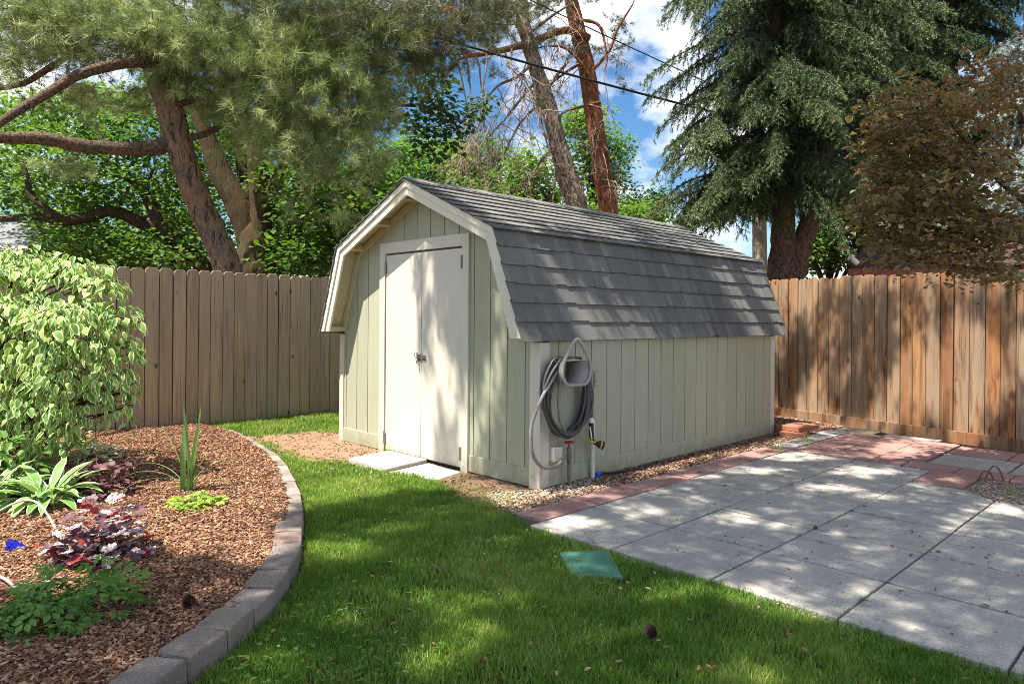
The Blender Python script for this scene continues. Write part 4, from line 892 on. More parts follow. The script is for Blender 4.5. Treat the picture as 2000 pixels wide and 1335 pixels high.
# iris
g = G(368, 962, .06); b = MB()
for (az, Ln, el, dr) in ((.2, .62, 1.5, .06), (2.5, .55, 1.5, .1), (3.6, .66, 1.48, .05), (5.3, .60, 1.45, .12), (1.2, .5, 1.42, .2), (4.3, .4, 1.3, .2)):
    ribbon(b, g+np.array([math.cos(az*2)*.04, math.sin(az*2)*.04, 0]), az, Ln, .034, el, dr, 8, lambda t: max(.05, 1-.2*t-(max(0, t-.7)/.3)**1.5*.8), us=(-1, 0, 1), ed=(0, 0, 0), fold=.3)
for (az, Ln, el, dr) in ((-.62, .62, 1.2, 2.2), (2.6, .6, 1.0, 1.9), (2.2, .5, 1.1, 1.5), (-.2, .5, 1.25, 1.7), (3.3, .55, .9, 1.6), (-1.1, .5, 1.25, .7), (1.9, .55, 1.25, .55), (-.9, .48, .9, 2.)):
    ribbon(b, g, az, Ln, .017, el, dr, 12, lambda t: max(.05, 1-.7*t), us=(-1, 0, 1), ed=(0, 0, 0), fold=.3)
tag(b.build('iris_plant', M['iris'], base=g), 'upright iris leaves with thin arching blades standing alone in the mulch', 'plant')
for px, py, r, n, lab in ((1518, 880, .12, 40, 'grass tuft growing by the far corner of the shed'), (1578, 868, .12, 50, 'grass tuft growing through the pale paving near the bricks'), (1975, 968, .05, 16, 'tiny grass tuft in the gravel patch')):
    g = G(px, py, .01); b = MB()
    for i in range(n): ribbon(b, g+rng.normal(0, r*.3, 3)*[1, 1, 0], random.uniform(0, 6.3), random.uniform(.06, .2), .005, random.uniform(.7, 1.5), random.uniform(.2, 1), 4, lambda t: max(.05, 1-t), us=(-1, 1), ed=(0, 0), fold=0)
    tag(b.build('grass_tuft', M['grass'], base=g), lab, 'grass tuft', 'grass tufts by the paving')
dome('weed', 943, 925, .05, .07, 16, .045, M['green'], 'small green weed at the foot of the right door post', 'weed', group='weeds by the shed', z=.01, stems=3)
dome('weed', 752, 887, .05, .05, 16, .03, M['lime'], 'small yellowish weed at the foot of the left door post', 'weed', group='weeds by the shed', z=.01, stems=3)
# ornament, drip tube
t = thing('garden_ornament', G(85, 1185, .06), 'blue and red glass petals on a thin bent wire in the mulch', 'ornament')
a0, a1, a2 = G(110, 1178, .06), P(78, 1090, 3.72), P(52, 1076, 3.72); s = MB(); s.tube(smooth([a0, a0*.4+a1*.6+[0, 0, .03], a1, a2], 14), .003, 5); s.build('wire', M['wire'], t)
b = MB()
for k in range(3):
    T_ = LOB*[.8, 1.3, 1.5]; b.scatter(T_, LOBF, np.array([P(56-k*4, 1084-k*2, 3.72)]), np.array([[-.7+.2*k, .2, .3]]), np.array([[.2, -.6, .8]]), .085, smooth=True)
b.build('blue_petal', M['blueglass'], t)
b = MB()
for px, py in ((66, 1080), (72, 1083), (57, 1074)): b.scatter(LOB, LOBF, np.array([P(px, py, 3.73)]), np.array([[.5, -.3, .2]]), np.array([[.1, -.5, .8]]), .05, smooth=True)
b.build('red_petal', M['redglass'], t)
b = MB(); pts = [np.array([*G(px, py, .07)[:2], z]) for px, py, z in ((-60, 1065, .12), (10, 1058, .26), (70, 1062, .3), (120, 1085, .16), (150, 1105, .06))]; b.tube(smooth(pts, 24), .006, 6)
tag(b.build('drip_tube', M['drip']), 'pale thin drip tube arching over the mulch beside the blue ornament', 'tube', 'drip tubes in the bed')
b = MB(); pts = [np.array([*G(px, py, .07)[:2], z]) for px, py, z in ((-40, 1110, .06), (5, 1140, .10), (35, 1160, .09), (70, 1170, .06))]; b.tube(smooth(pts, 16), .007, 6)
tag(b.build('drip_tube', M['drip']), 'pale drip tube lying on the mulch at the left picture edge', 'tube', 'drip tubes in the bed')
# ------------------------------------------------------------------ trees
def in_ell(ells, dens_scale=1.):
    """random points in image-aligned ellipsoids (px, py, rx, ry, D, depth, count)"""
    out = []
    for px, py, rx, ry, D, dd, n in ells:
        n = int(n*dens_scale); q = unit(n)*(rng.random(n)**.42)[:, None]
        dd_ = D+q[:, 2]*dd
        for (u, v, _), d in zip(q, dd_): out.append(P(px+u*rx, py+v*ry, 1.)*d-EYE*(d-1))
    return np.array(out)
def clusters(b, cen, n, r, size, T=HEX, TF=HEXF, mi=0, vmu=None, flat=.6, droop=-.25, edge=None):
    qx, qy, qz = proj(cen); cen = cen[~((qx < 80) & (qy > 418) & (qy < 500))]; vmu = None
    m_ = len(cen); c = np.repeat(cen, n, 0); k = len(c)
    d = unit(k)*(rng.random(k)**.4)[:, None]; pos = c+d*[r, r, r*flat]
    ax = norm(d*[1, 1, .3])+unit(k)*.5; ax[:, 2] += droop
    cv = np.repeat(rng.random(m_) if vmu is None else vmu, n)
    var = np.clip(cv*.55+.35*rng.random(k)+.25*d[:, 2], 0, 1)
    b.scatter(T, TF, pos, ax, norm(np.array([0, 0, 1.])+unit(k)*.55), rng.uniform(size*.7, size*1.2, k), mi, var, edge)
def limb(b, pts, r, sides=9, n=None, rough=.06): b.tube(smooth(pts, n or len(pts)*4), r, sides, rough=rough)
def needles(b, pos, ax, n, Ln, wd, mi=0, var=None, spread=(.25, 1.6), back=.07):
    k = len(pos); p = np.repeat(pos, n, 0); a = norm(np.repeat(ax, n, 0)); m_ = k*n
    r = unit(m_); r = norm(r-a*np.sum(r*a, 1)[:, None]); th = rng.uniform(*spread, m_)[:, None]
    d = a*np.cos(th)+r*np.sin(th); base = p-a*(rng.random(m_)*back)[:, None]
    sd = norm(np.cross(d, unit(m_)))*wd/2; L_n = (Ln*rng.uniform(.75, 1.15, m_))[:, None]
    V = np.stack([base-sd, base+sd, base+d*L_n], 1)
    v = np.repeat(rng.random(k) if var is None else var, n); v = np.clip(v*.82+.18*rng.random(m_), 0, 1)
    b.add(V.reshape(-1, 3), np.arange(m_*3).reshape(-1, 3), mi, np.repeat(v, 3))
def branchlets(b, st, cen, dirs, m_, step, jit, n, Ln, wd, mi=0, var=None, droop=.25, twig=True):
    """rows of needle tufts along short drooping twigs"""
    k = len(cen); t = np.arange(m_)*step; dirs = norm(dirs)
    pos = cen[:, None]+dirs[:, None]*t[None, :, None]; pos[:, :, 2] -= droop*t[None]**2; pos = pos+rng.normal(0, jit, pos.shape)
    ax = dirs[:, None]+np.zeros_like(pos); ax[:, :, 2] -= 2*droop*t; ax = ax+rng.normal(0, .35, pos.shape)
    cv = rng.random(k) if var is None else var
    needles(b, pos.reshape(-1, 3), ax.reshape(-1, 3), n, Ln, wd, mi, np.repeat(cv, m_))
    if twig:
        for p in pos[::2]: st.tube(p, .005, 3, mi=2, caps=False)
# ---- big leaning pine and, out of view, boughs added to shade the garden
pine = thing('pine_tree', (4.0, 9.7, 0), 'large leaning pine with rough brown trunk behind the weathered fence, long needles', 'tree', 'pines')
tk = [np.array([4.05, 9.65, -.1]), P(447, 545, 9.75), P(420, 465, 9.7), P(385, 385, 9.6), P(360, 315, 9.5), P(348, 275, 9.45), P(336, 230, 9.4), P(318, 175, 9.3), P(297, 120, 9.4), P(265, 60, 9.5), P(225, -20, 9.6), P(180, -160, 9.6)]
b = MB(); limb(b, tk, [.24, .19, .176, .174, .172, .172, .168, .16, .145, .125, .10, .06], 14, 60, .07); b.build('trunk', M['bark_pine'], pine)
b = MB()
for pts, r in (([P(340, 276, 9.45), P(300, 288, 9.3), P(240, 290, 9.1), P(160, 284, 8.9), P(80, 270, 8.7), P(0, 268, 8.5), P(-120, 250, 8.2)], [.115, .10, .09, .085, .08, .07, .05]),
               ([P(292, 122, 9.1), P(255, 122, 8.9), P(200, 132, 8.7), P(150, 148, 8.5), P(100, 178, 8.3), P(50, 208, 8.1), P(0, 240, 8.0), P(-80, 300, 7.8)], [.075, .07, .066, .06, .055, .05, .045, .03]),
               ([P(262, 52, 9.2), P(190, 55, 9.5), P(150, 72, 9.5), P(128, 110, 9.5), P(85, 140, 9.4), P(40, 165, 9.4), P(-40, 178, 9.4)], [.05, .05, .045, .042, .04, .035, .03]),
               ([P(368, 270, 9.4), P(400, 262, 9.5), P(440, 240, 9.7), P(480, 205, 9.9), P(540, 165, 10.1), P(640, 130, 10.3)], [.05, .045, .04, .035, .03, .015]),
               ([P(345, 205, 9.3), P(380, 195, 9.5), P(430, 185, 9.8), P(520, 195, 9.9), P(575, 240, 9.9), P(610, 290, 9.8), P(632, 330, 9.7)], [.04, .038, .035, .03, .028, .02, .01]),
               ([P(300, 125, 9.1), P(420, 60, 9.8), P(560, 70, 10.2), P(700, 100, 10.2), P(800, 150, 10)], [.05, .045, .035, .025, .01]),
               ([P(310, 150, 9.1), P(480, 120, 10), P(620, 180, 10.2), P(700, 250, 10)], [.045, .04, .03, .01]),
               ([P(560, 235, 9.9), P(600, 300, 9.8), P(640, 360, 9.7)], [.02, .015, .006]), ([P(520, 196, 9.9), P(560, 280, 9.8), P(585, 330, 9.8)], [.015, .012, .006])):
    limb(b, pts, r)
top = tk[-1]
for e_ in ((-1.5, 2.8, 6.6), (-.6, 1.2, 6.8)):  # unseen limbs added to lead to the shade tufts
    e_ = np.array(e_); limb(b, [top*.8+tk[-2]*.2, np.array([-2.6, 7.6, 6.6]), np.array([-3., 5, 6.9]), e_], [.05, .035, .015])
b.build('limb', M['bark_limb'], pine)
b = MB(); tw = b
E1 = [(60,30,160,90,9.3,.6,170),(200,50,150,90,9.2,.5,170),(310,70,70,70,8.9,.2,50),(30,130,100,60,9.6,.5,40),(330,50,150,80,9.5,.6,110),(470,90,180,100,9.4,.7,270),(600,150,140,100,9.4,.7,210),(700,90,150,95,9.6,.7,150),(560,235,110,65,9.7,.5,80),(700,220,80,60,9.6,.5,60),(640,315,65,55,9.7,.4,34),(430,190,80,70,9.8,.5,56),(200,190,100,36,9.9,.4,20),(170,205,50,45,9.9,.3,10),(110,330,60,26,10.2,.4,6),(150,320,40,36,10.2,.4,8),(730,300,45,50,9.6,.4,14),(480,280,60,45,9.8,.4,14),(345,140,50,60,9.2,.3,20),(680,400,55,50,10.2,.4,9),(590,405,50,45,10.2,.4,6),(280,190,40,45,10,.4,9),(735,180,55,70,9.6,.5,34),(600,260,110,60,9.2,.3,50),(700,270,60,60,9.2,.3,30),(480,210,60,50,9.2,.3,24)]
cen = in_ell(E1); n = len(cen); dirs = unit(n); dirs[:, 2] = dirs[:, 2]*.5-.05
branchlets(b, tw, cen, dirs, 5, .085, .03, 26, .165, .0062, 0, rng.random(n))
E2 = [(790,50,150,75,9.4,.6,110),(900,30,110,60,9.6,.6,80),(640,10,160,50,9.3,.6,70),(860,100,60,40,9.6,.5,20),(825,140,40,50,9.6,.5,12),(500,-10,200,50,9.3,.6,60),(980,20,50,40,10,.5,24)]
cen = in_ell(E2); n = len(cen); dirs = unit(n); dirs[:, 2] = dirs[:, 2]*.5-.05
branchlets(b, tw, cen, dirs, 5, .085, .03, 22, .16, .0062, 1)  # darker needle colour stands for the backlit shade of these boughs
k = rng.random(len(cen)) < .10; branchlets(b, tw, cen[k]+rng.normal(0, .1, (k.sum(), 3)), unit(k.sum()), 3, .07, .02, 16, .13, .007, 3)
k = rng.random(len(cen)) < .0
# unseen tufts added above the frame to shade lawn, patio, shed and right fence
def shadeprob(px, py, X, Y):
    yb = np.interp(px, [-300, 200, 230, 330, 440, 480, 560, 600, 640, 700, 850, 930, 1000, 1100, 1300, 1560, 1700, 2100], [1195, 1190, 1135, 1112, 1122, 1140, 1085, 985, 962, 972, 962, 985, 1000, 1010, 940, 880, 840, 840])
    p = np.where(py > yb, .97, 0.)
    pat = (X > 3.2) & (Y < 3.35); p = np.where(pat & (py > 900), .84, p); p = np.where(pat & (py <= 900) & (py > 820) & (px > 1480), .42, p)
    sc_ = np.where(pat, 1.08, 1.6)
    for hx, hy, rx, ry in ((640,1085,36,18),(700,1072,32,11),(820,1165,52,14),(885,1205,40,20),(928,1262,46,22),(550,1290,60,26),(1000,1180,28,14),(1460,1312,70,20),(1325,1160,70,16),(1225,1240,50,12),(870,1312,40,14),(1130,1108,26,10),(670,1210,36,14),(770,1030,30,9),(1120,1028,62,18),(1440,1020,52,16),(1530,1036,40,12),(1270,1003,60,11),(1370,985,40,9),(1480,1168,60,26),(1585,1195,56,20),(1630,958,70,10),(1685,925,70,10),(1560,898,50,9),(1480,925,60,8),(1370,938,40,8),(1965,1000,60,12),(1860,1030,40,9),(1740,975,60,7),(1680,1100,30,10),(560,1065,30,10),(545,1120,30,10),(460,1190,26,9),(1800,880,100,20)):
        p = np.where(((px-hx)/(sc_*rx))**2+((py-hy)/(sc_*ry))**2 < 1, .03, p)
    return p
tgt = []
n = 11500; X = rng.uniform(-.6, 9, n); Y = rng.uniform(-1, 4.3, n); px, py, Z = proj(np.stack([X, Y, 0*X], 1))
ok = (px > -250) & (px < 2250) & (py < 1500) & ~((X > 3.6) & (Y > 3.42)) & (rng.random(n) < shadeprob(px, py, X, Y)); tgt.append(np.stack([X, Y, 0*X], 1)[ok])
n = 480; xx = rng.uniform(-.3, 4.2, n); u = rng.random(n); q = PRO[0]*(1-u)[:, None]+PRO[1]*u[:, None]; pr = .50-.14*xx/4
st_ = vnoise(xx*1.6+u*.9, u*.4, 1.5, 77); ok = st_ < pr-.02; tgt.append(np.stack([SX+xx, SY+q[:, 0], q[:, 1]], 1)[ok][:230])
n = 250; xx = rng.uniform(-.3, 4.2, n); u = rng.random(n); q = PRO[1]*(1-u)[:, None]+PRO[2]*u[:, None]; ok = vnoise(xx*.6, u*2.2, 1.6, 78) < .36; tgt.append(np.stack([SX+xx, SY+q[:, 0], q[:, 1]], 1)[ok])
n = 420; yy = rng.uniform(-.05, 1.6, n); zz = rng.uniform(0, 2.1, n); P3 = np.stack([0*yy+SX, SY+yy, zz], 1); px, py, Z = proj(P3); ok = (px > 812+(py-480)*.13) & (vnoise(yy*3.2, zz*.7, 1.6, 79) < .64); tgt.append(P3[ok])
n = 520; yy = rng.uniform(-.5, 4.6, n); zz = rng.uniform(0, 1.85, n); ok = vnoise(yy*1.0+zz*.5, zz*.6, 1.5, 80) < .56; tgt.append(np.stack([9.3-.21*(4.4-yy), yy, zz], 1)[ok])
tgt = np.concatenate(tgt); hz = rng.uniform(5.7, 7.6, len(tgt)); cen = tgt-LD*((hz-tgt[:, 2])/-LD[2])[:, None]*-1*-1
n = len(cen); dirs = unit(n); dirs[:, 2] *= .35
cen = cen-norm(dirs)*.16
branchlets(b, tw, cen, dirs, 5, .065, .025, 11, .14, .012, 0, droop=.1, twig=False)
b.build('crown', [M['needle'], M['needle_dark'], M['bark_dark'], M['needle_dead']], pine)

# ---- maples behind the weathered fence
def tree(name, base, label, cat='tree', group=None): return thing(name, base, label, cat, group)
mp1 = tree('maple_tree', (*P(505, 560, 12)[:2], 0), 'broad maple with smooth forked brown trunk beside the leaning pine', group='maples behind the fence')
b = MB(); g0 = np.array([*P(503, 560, 12)[:2], -.1])
limb(b, [g0, P(503, 560, 12), P(502, 500, 12), P(499, 455, 12), P(497, 425, 12)], [.45, .36, .32, .26, .08], 14)
for pts, r in (([P(490, 470, 12), P(470, 410, 12), P(447, 370, 12), P(425, 325, 12), P(405, 270, 12), P(370, 180, 12)], [.22, .22, .20, .18, .15, .1]),
               ([P(495, 460, 12.1), P(488, 410, 12.2), P(476, 340, 12.3), P(466, 280, 12.3), P(450, 200, 12.3)], [.14, .12, .11, .10, .06]),
               ([P(508, 480, 12), P(512, 420, 12), P(507, 360, 12), P(502, 300, 12), P(498, 220, 12)], [.24, .21, .19, .17, .1]),
               ([P(515, 420, 12), P(535, 370, 11.9), P(555, 320, 11.8), P(590, 250, 11.6)], [.14, .12, .10, .06]),
               ([P(528, 455, 12), P(560, 435, 11.8), P(600, 432, 11.6), P(660, 445, 11.4)], [.06, .05, .04, .02]), ([P(528, 465, 12), P(580, 462, 11.8), P(640, 458, 11.5)], [.05, .04, .02]), ([P(530, 510, 12), P(540, 480, 11.9), P(560, 455, 11.8)], [.04, .035, .02]),
               ([P(590, 250, 11.6), P(680, 215, 12), P(770, 205, 12.4), P(850, 212, 12.6), P(900, 240, 12.8)], [.06, .05, .04, .025, .01])):
    limb(b, pts, r)
b.build('trunk', M['bark_maple'], mp1); b = MB()
cen = in_ell([(600,330,110,90,12,1.2,60),(660,440,110,90,11.8,1.2,110),(560,470,60,70,12.8,.8,30),(430,300,90,80,13.4,1,50),(330,200,90,60,14,1,30),(740,290,50,60,12.4,.8,12),(700,370,80,50,12.4,1,40),(420,460,60,60,13.4,.6,18),(610,500,110,34,11.6,.8,34),(500,220,160,80,13,1.2,36),(560,400,50,60,13,.6,14)])
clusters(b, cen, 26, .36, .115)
cen = in_ell([(850,180,50,50,12.6,.7,12),(880,235,45,40,12.6,.6,11),(800,205,40,40,12.5,.6,8),(820,260,40,35,12.5,.5,7),(930,215,30,30,12.8,.4,5),(850,285,30,25,12.6,.4,5),(820,150,40,40,12.5,.5,6)])
clusters(b, cen, 24, .30, .12, mi=1); b.build('crown', [M['maple'], M['mapledark']], mp1)
mp2 = tree('maple_tree', (*P(415, 560, 14)[:2], 0), 'low spreading maple with dark curving limbs left of the pine trunk', group='maples behind the fence')
b = MB(); g0 = np.array([*P(425, 560, 14)[:2], -.1])
for pts, r in (([g0, P(420, 560, 14), P(395, 518, 13.9), P(350, 480, 13.7), P(318, 455, 13.6)], [.24, .2, .17, .16, .15]),
               ([P(318, 455, 13.6), P(270, 432, 13.4), P(220, 412, 13.2), P(170, 424, 13), P(120, 432, 12.8), P(70, 422, 12.6), P(0, 428, 12.4), P(-60, 420, 12.2)], [.13, .12, .11, .1, .09, .07, .05, .03]),
               ([P(125, 430, 12.8), P(85, 405, 12.6), P(60, 380, 12.6), P(50, 340, 12.6), P(35, 300, 12.6)], [.08, .07, .065, .05, .03]),
               ([P(325, 462, 13.6), P(305, 425, 13.5), P(285, 380, 13.5), P(262, 355, 13.5), P(228, 332, 13.4), P(195, 300, 13.3)], [.12, .11, .1, .09, .08, .05]),
               ([P(275, 368, 13.5), P(290, 350, 13.4), P(300, 330, 13.3)], [.04, .03, .02]), ([P(215, 415, 13.2), P(235, 395, 13.1), P(250, 370, 13)], [.04, .03, .02]),
               ([P(395, 518, 13.9), P(330, 500, 13.5), P(260, 505, 13.2), P(210, 525, 13)], [.06, .05, .04, .02])):
    limb(b, pts, r)
b.build('trunk', M['bark_dark'], mp2); b = MB()
cen = in_ell([(60,330,130,90,13,1.3,80),(220,340,120,100,13.8,1.2,80),(330,400,80,80,14.4,1,50),(140,480,150,45,13.4,1,80),(300,490,110,40,13.2,1,40),(60,450,60,40,12.4,.6,8),(120,240,150,70,14,1,60),(260,240,100,70,13.6,1,26),(380,330,60,80,14.5,.8,16),(210,395,80,24,13,.6,7)])
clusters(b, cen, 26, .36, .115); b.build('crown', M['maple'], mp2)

# ---- deciduous trees far behind the shed, and more behind the maples
def bush(px, D, ells, label, mt, size=.17, ncl=30, rcl=.5, name='leafy_tree', trunk=.14, group='leafy trees behind the yard'):
    g = P(px, 640, D); t = tree(name, (g[0], g[1], 0), label, group=group); b = MB(); topc = P(*ells[0][:2], D)
    limb(b, [np.array([g[0], g[1], -.1]), np.array([g[0], g[1], 1.5]), topc], [trunk, trunk*.8, trunk*.3], 8)
    cen = in_ell(ells, 1.6)
    for q in cen[::9]: limb(b, [np.array([g[0], g[1], 1.2+.4*(q[2]-1.2)]), topc*.5+q*.5-[0, 0, .3], q], [.05, .03, .01], 5)
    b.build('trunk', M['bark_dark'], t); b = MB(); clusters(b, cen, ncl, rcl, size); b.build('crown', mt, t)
bush(850, 26, [(850,350,90,70,26,1.5,70),(900,390,60,40,25,1,24)], 'bright green leafy tree just behind the shed ridge, left of the two red trunks', M['brightleaf'])
bush(960, 28, [(960,350,80,70,28,1.5,60),(905,305,105,55,28,1.5,56)], 'olive green leafy tree under the hanging dead twigs', M['maple'])
bush(1240, 26, [(1255,420,60,22,26,1.0,30),(1160,420,70,16,26,1,24)], 'low green shrub line peeping over the shed roof between the red pine and the spruce', M['maple'], size=.16)
bush(1050, 24, [(1050,385,70,50,24,1.2,46),(1030,330,60,50,24,1,24)], 'bright green leafy tree between shed roof and grey pine trunk', M['brightleaf'])
bush(1165, 30, [(1150,270,55,70,30,1.5,52),(1180,360,60,70,30,1.5,52),(1215,310,25,50,30,1,16),(1120,235,30,30,30,1,10)], 'tall bright green tree rising behind the red pine trunk', M['brightleaf'])
bush(780, 22, [(770,330,50,60,22,1,20),(740,390,60,60,21,1,34),(800,300,30,40,22,.8,8)], 'pale yellow green tree left of the shed peak', M['brightleaf'], size=.14)
bush(1270, 34, [(1255,405,45,25,34,1.5,26),(1290,390,30,30,34,1,12)], 'dark green tree low behind the far end of the shed roof', M['mapledark'], size=.2)
bush(1620, 19, [(1620,460,70,70,19,1.2,62),(1570,490,50,50,18.5,1,28),(1660,420,50,50,19,1,24),(1690,500,60,40,19,1,22)], 'green bushy tree between the spruce trunk and the red house', M['maple'], size=.13, rcl=.4)
bush(1790, 22, [(1780,400,140,110,22,1.5,60),(1900,440,90,80,22,1.5,36)], 'dark leafy tree behind the bronze redbud', M['mapledark'], size=.15)
bush(180, 24, [(180,440,150,70,24,1.5,70),(20,250,130,90,26,1.5,50),(160,210,110,60,26,1.5,30),(60,400,120,80,24,1.5,40),(330,420,100,80,24,1.5,40)], 'sunny green tree behind the spreading maple', M['brightleaf'], size=.16)
bush(620, 24, [(620,430,130,90,24,1.5,80),(500,360,90,90,25,1.5,36),(700,480,80,50,23,1.5,40)], 'sunny green tree behind the forked maple', M['brightleaf'], size=.16)
bush(300, 19, [(300,500,330,34,19,1.0,130),(60,500,120,34,18,.8,30),(560,505,120,32,18,.8,50)], 'dark green shrubbery along the back of the weathered fence', M['mapledark'], size=.14, rcl=.42)
bush(330, 30, [(320,250,200,120,30,2,50),(560,260,120,100,30,2,24)], 'tall green tree far behind both maples', M['maple'], size=.2, rcl=.8)

# ---- two tall pines with bare hanging twigs
def twigs(b, p, d, Ln, r, depth, droop=.5):
    n = 6; pts = [np.array(p)]; d = norm(np.array(d, float))
    for i in range(n):
        d = norm(d+rng.normal(0, .20, 3)+np.array([0, 0, -droop*.22])); pts.append(pts[-1]+d*Ln/n)
    b.tube(pts, [r, r*.4], 3 if depth < 2 else 5, caps=False)
    if depth:
        for k in range(random.randint(3, 5)):
            q = pts[random.randint(2, n)]; twigs(b, q, d*.5+rng.normal(0, .55, 3)+[0, 0, -.25], Ln*random.uniform(.45, .75), r*.5, depth-1, droop)
for name_, tr, rad, bm, lab, extra in (
    ('red', [(1207, 640), (1190, 425), (1180, 360), (1168, 280), (1157, 210), (1145, 130), (1128, 60), (1112, -20), (1090, -140)], [.33, .26, .25, .24, .23, .22, .20, .18, .12], 'bark_red', 'tall pine with orange red bark behind the shed, right of the pair', 0),
    ('grey', [(1150, 640), (1128, 415), (1112, 360), (1092, 290), (1075, 220), (1052, 150), (1035, 90), (1020, 30), (1010, -120)], [.32, .27, .26, .22, .20, .19, .18, .17, .12], 'bark_grey', 'tall pine with grey scaly lower trunk behind the shed, left of the pair', 1)):
    D = 18.5 if name_ == 'red' else 17.5
    g = P(*tr[0], D); t = tree('pine_tree', (g[0], g[1], 0), lab, group='pines'); b = MB()
    limb(b, [np.array([g[0], g[1], -.1])]+[P(x, y, D) for x, y in tr], [rad[0]*1.1]+rad, 12, 50, .06); b.build('trunk', M[bm], t)
    b = MB(); dd = MB(); cr = MB()
    if name_ == 'red':
        lp = [P(x, y, d) for x, y, d in ((1150, 75, 18.4), (1120, 62, 18.2), (1090, 62, 18), (1040, 82, 17.6), (990, 96, 17.2), (940, 106, 16.9), (905, 112, 16.7), (880, 130, 16.6), (862, 180, 16.5))]
        limb(b, lp, [.11, .10, .095, .085, .08, .06, .045, .03, .015])
        for x, y, d, L_t in ((890, 115, 16.7, 2.4), (912, 112, 16.7, 2.0), (950, 104, 16.9, 1.6), (1000, 95, 17.2, 2.2), (1020, 88, 17.4, 1.2), (1050, 80, 17.6, 1.3), (1075, 68, 17.9, 1.4), (930, 108, 16.8, 1.8), (985, 97, 17.2, 1.8)):
            twigs(dd, P(x, y, d), [rng.normal(0, .5), rng.normal(0, .3), -.8], L_t, .028, 3, .9)
        for pts in ([(1170, 185), (1140, 130), (1105, 95), (1075, 90)], [(1172, 200), (1150, 205), (1100, 220), (1095, 240)], [(1150, 205), (1165, 260), (1178, 300)], [(1160, 135), (1190, 100), (1205, 60), (1235, 10)], [(1140, 120), (1100, 145), (1070, 170)], [(1130, 40), (1170, 50), (1185, 110), (1180, 140)]):
            pp = [P(x, y, 18.2-.1*i) for i, (x, y) in enumerate(pts)]; limb(b, pp, [.05, .035, .02], 6)
            twigs(dd, pp[-1], pp[-1]-pp[-2], 1.0, .016, 2, .6); twigs(dd, pp[1], [rng.normal(), rng.normal(), -.3], .9, .016, 2, .5)
        for k in range(9): twigs(dd, P(1170+rng.normal(0, 5), 240+k*14, 18.3), [rng.normal(), rng.normal(), -.2], .8, .014, 2, .5)
        E3 = [(1110,90,30,25,18.5,.8,14),(1190,90,28,40,18.5,.8,14),(1200,45,24,20,18.6,.8,8),(1060,10,60,40,18,1,30),(1120,-20,120,40,18,1,50),(1060,160,28,20,17.8,.6,7),(1215,160,12,20,18.4,.3,3)]
    else:
        for pts in ([(1055, 150), (1020, 190), (980, 240), (950, 270)], [(1070, 200), (1040, 215), (1010, 250), (985, 300)], [(1045, 120), (1010, 150), (970, 170), (940, 210)], [(1040, 60), (1080, 30), (1120, 5)], [(1040, 100), (1045, 180), (1060, 250), (1075, 300)], [(1085, 290), (1060, 310), (1035, 350), (1025, 380)], [(1092, 300), (1085, 350), (1080, 390)], [(1060, 190), (1100, 130), (1112, 120)], [(1030, 60), (1000, 40), (960, 20)]):
            pp = [P(x, y, 17.4-.12*i) for i, (x, y) in enumerate(pts)]; limb(b, pp, [.045, .035, .015], 6)
            for q in pp[1:]: twigs(dd, q, [rng.normal(0, .8), rng.normal(0, .8), -.5], random.uniform(.7, 1.4), .016, 2, .6)
        for k in range(10): twigs(dd, P(960+rng.normal(0, 40), 230+rng.normal(0, 30), 16.8), [rng.normal(0, .5), 0, -1], 1.6, .016, 2, .6)
        E3 = [(960,60,60,50,17,1,40),(1000,20,60,40,17.2,1,36),(1070,195,30,30,17.4,.5,8),(950,130,50,30,17,.6,10),(1040,60,40,40,17.4,.7,16),(880,60,60,50,16.5,.8,26)]
    b.build('limb', M[bm], t); dd.build('dead_branch', M['twig'], t)
    cen = in_ell(E3); n = len(cen); dirs = unit(n); dirs[:, 2] *= .5; branchlets(cr, dd, cen, dirs, 7, .07, .03, 15, .16, .009, 0, twig=False); cr.build('crown', M['needle_dark'], t)

# ---- spruces
def spruce(b, tw, axis_pts, r, nb, mi=0, zr=(1.8, 8.2), azr=(0, 6.28), nl=.075, wd=.011, vb=.0, dens=1., hang=.55, core=1.):
    ap = np.array(axis_pts); pos = []; axs = []; vs = []
    for k in range(nb):
        z = random.uniform(*zr); c = np.array([np.interp(z, ap[:, 2], ap[:, i]) for i in (0, 1)]+[z]); az = random.uniform(*azr)
        Ln = r*random.uniform(.45, 1.08)*(1-.2*(z-zr[0])/(zr[1]-zr[0])); h = np.array([math.cos(az), math.sin(az), 0]); sd = np.array([-h[1], h[0], 0]); cv = random.random()
        tt = np.linspace(0, 1, 9); path = c+np.outer(tt*Ln, h); path[:, 2] += (.12*tt-.55*tt**2)*Ln*random.uniform(.7, 1.4)
        tw.tube(path, [.03, .008], 4, mi=1, caps=False)
        for t in np.linspace(.12, 1, int(Ln*8*dens)):
            p = np.array([np.interp(t, tt, path[:, i]) for i in range(3)])
            for s_ in (-1, 1, -.4, .4, 0):
                lb = random.uniform(.25, hang)*(1.1-.45*t); hz = .75*random.random() if s_ else .9
                dv = norm(h*(.25+.6*t)*hz+sd*s_*.75+[0, 0, -.45-.6*random.random()])
                m_ = max(2, int(lb/.10)); tip = random.random()
                for q in range(m_):
                    f = (q+.5)/m_*lb; pp = p+dv*f+np.array([0, 0, -.55*f*f]); pos.append(pp); axs.append(dv+np.array([0, 0, -1.1*f])+rng.normal(0, .3, 3)); vs.append(np.clip(.22*cv+.25*t+.38*(f/lb)*tip+.12*tip+vb, 0, 1))  # sunlit tips and shaded interior put into the needle colour
    pos, axs, vs = np.array(pos), np.array(axs), np.array(vs)
    needles(b, pos, axs, 18, nl*.9, wd*1.05, mi, vs, (.25, 1.15), .13)
    return len(pos)
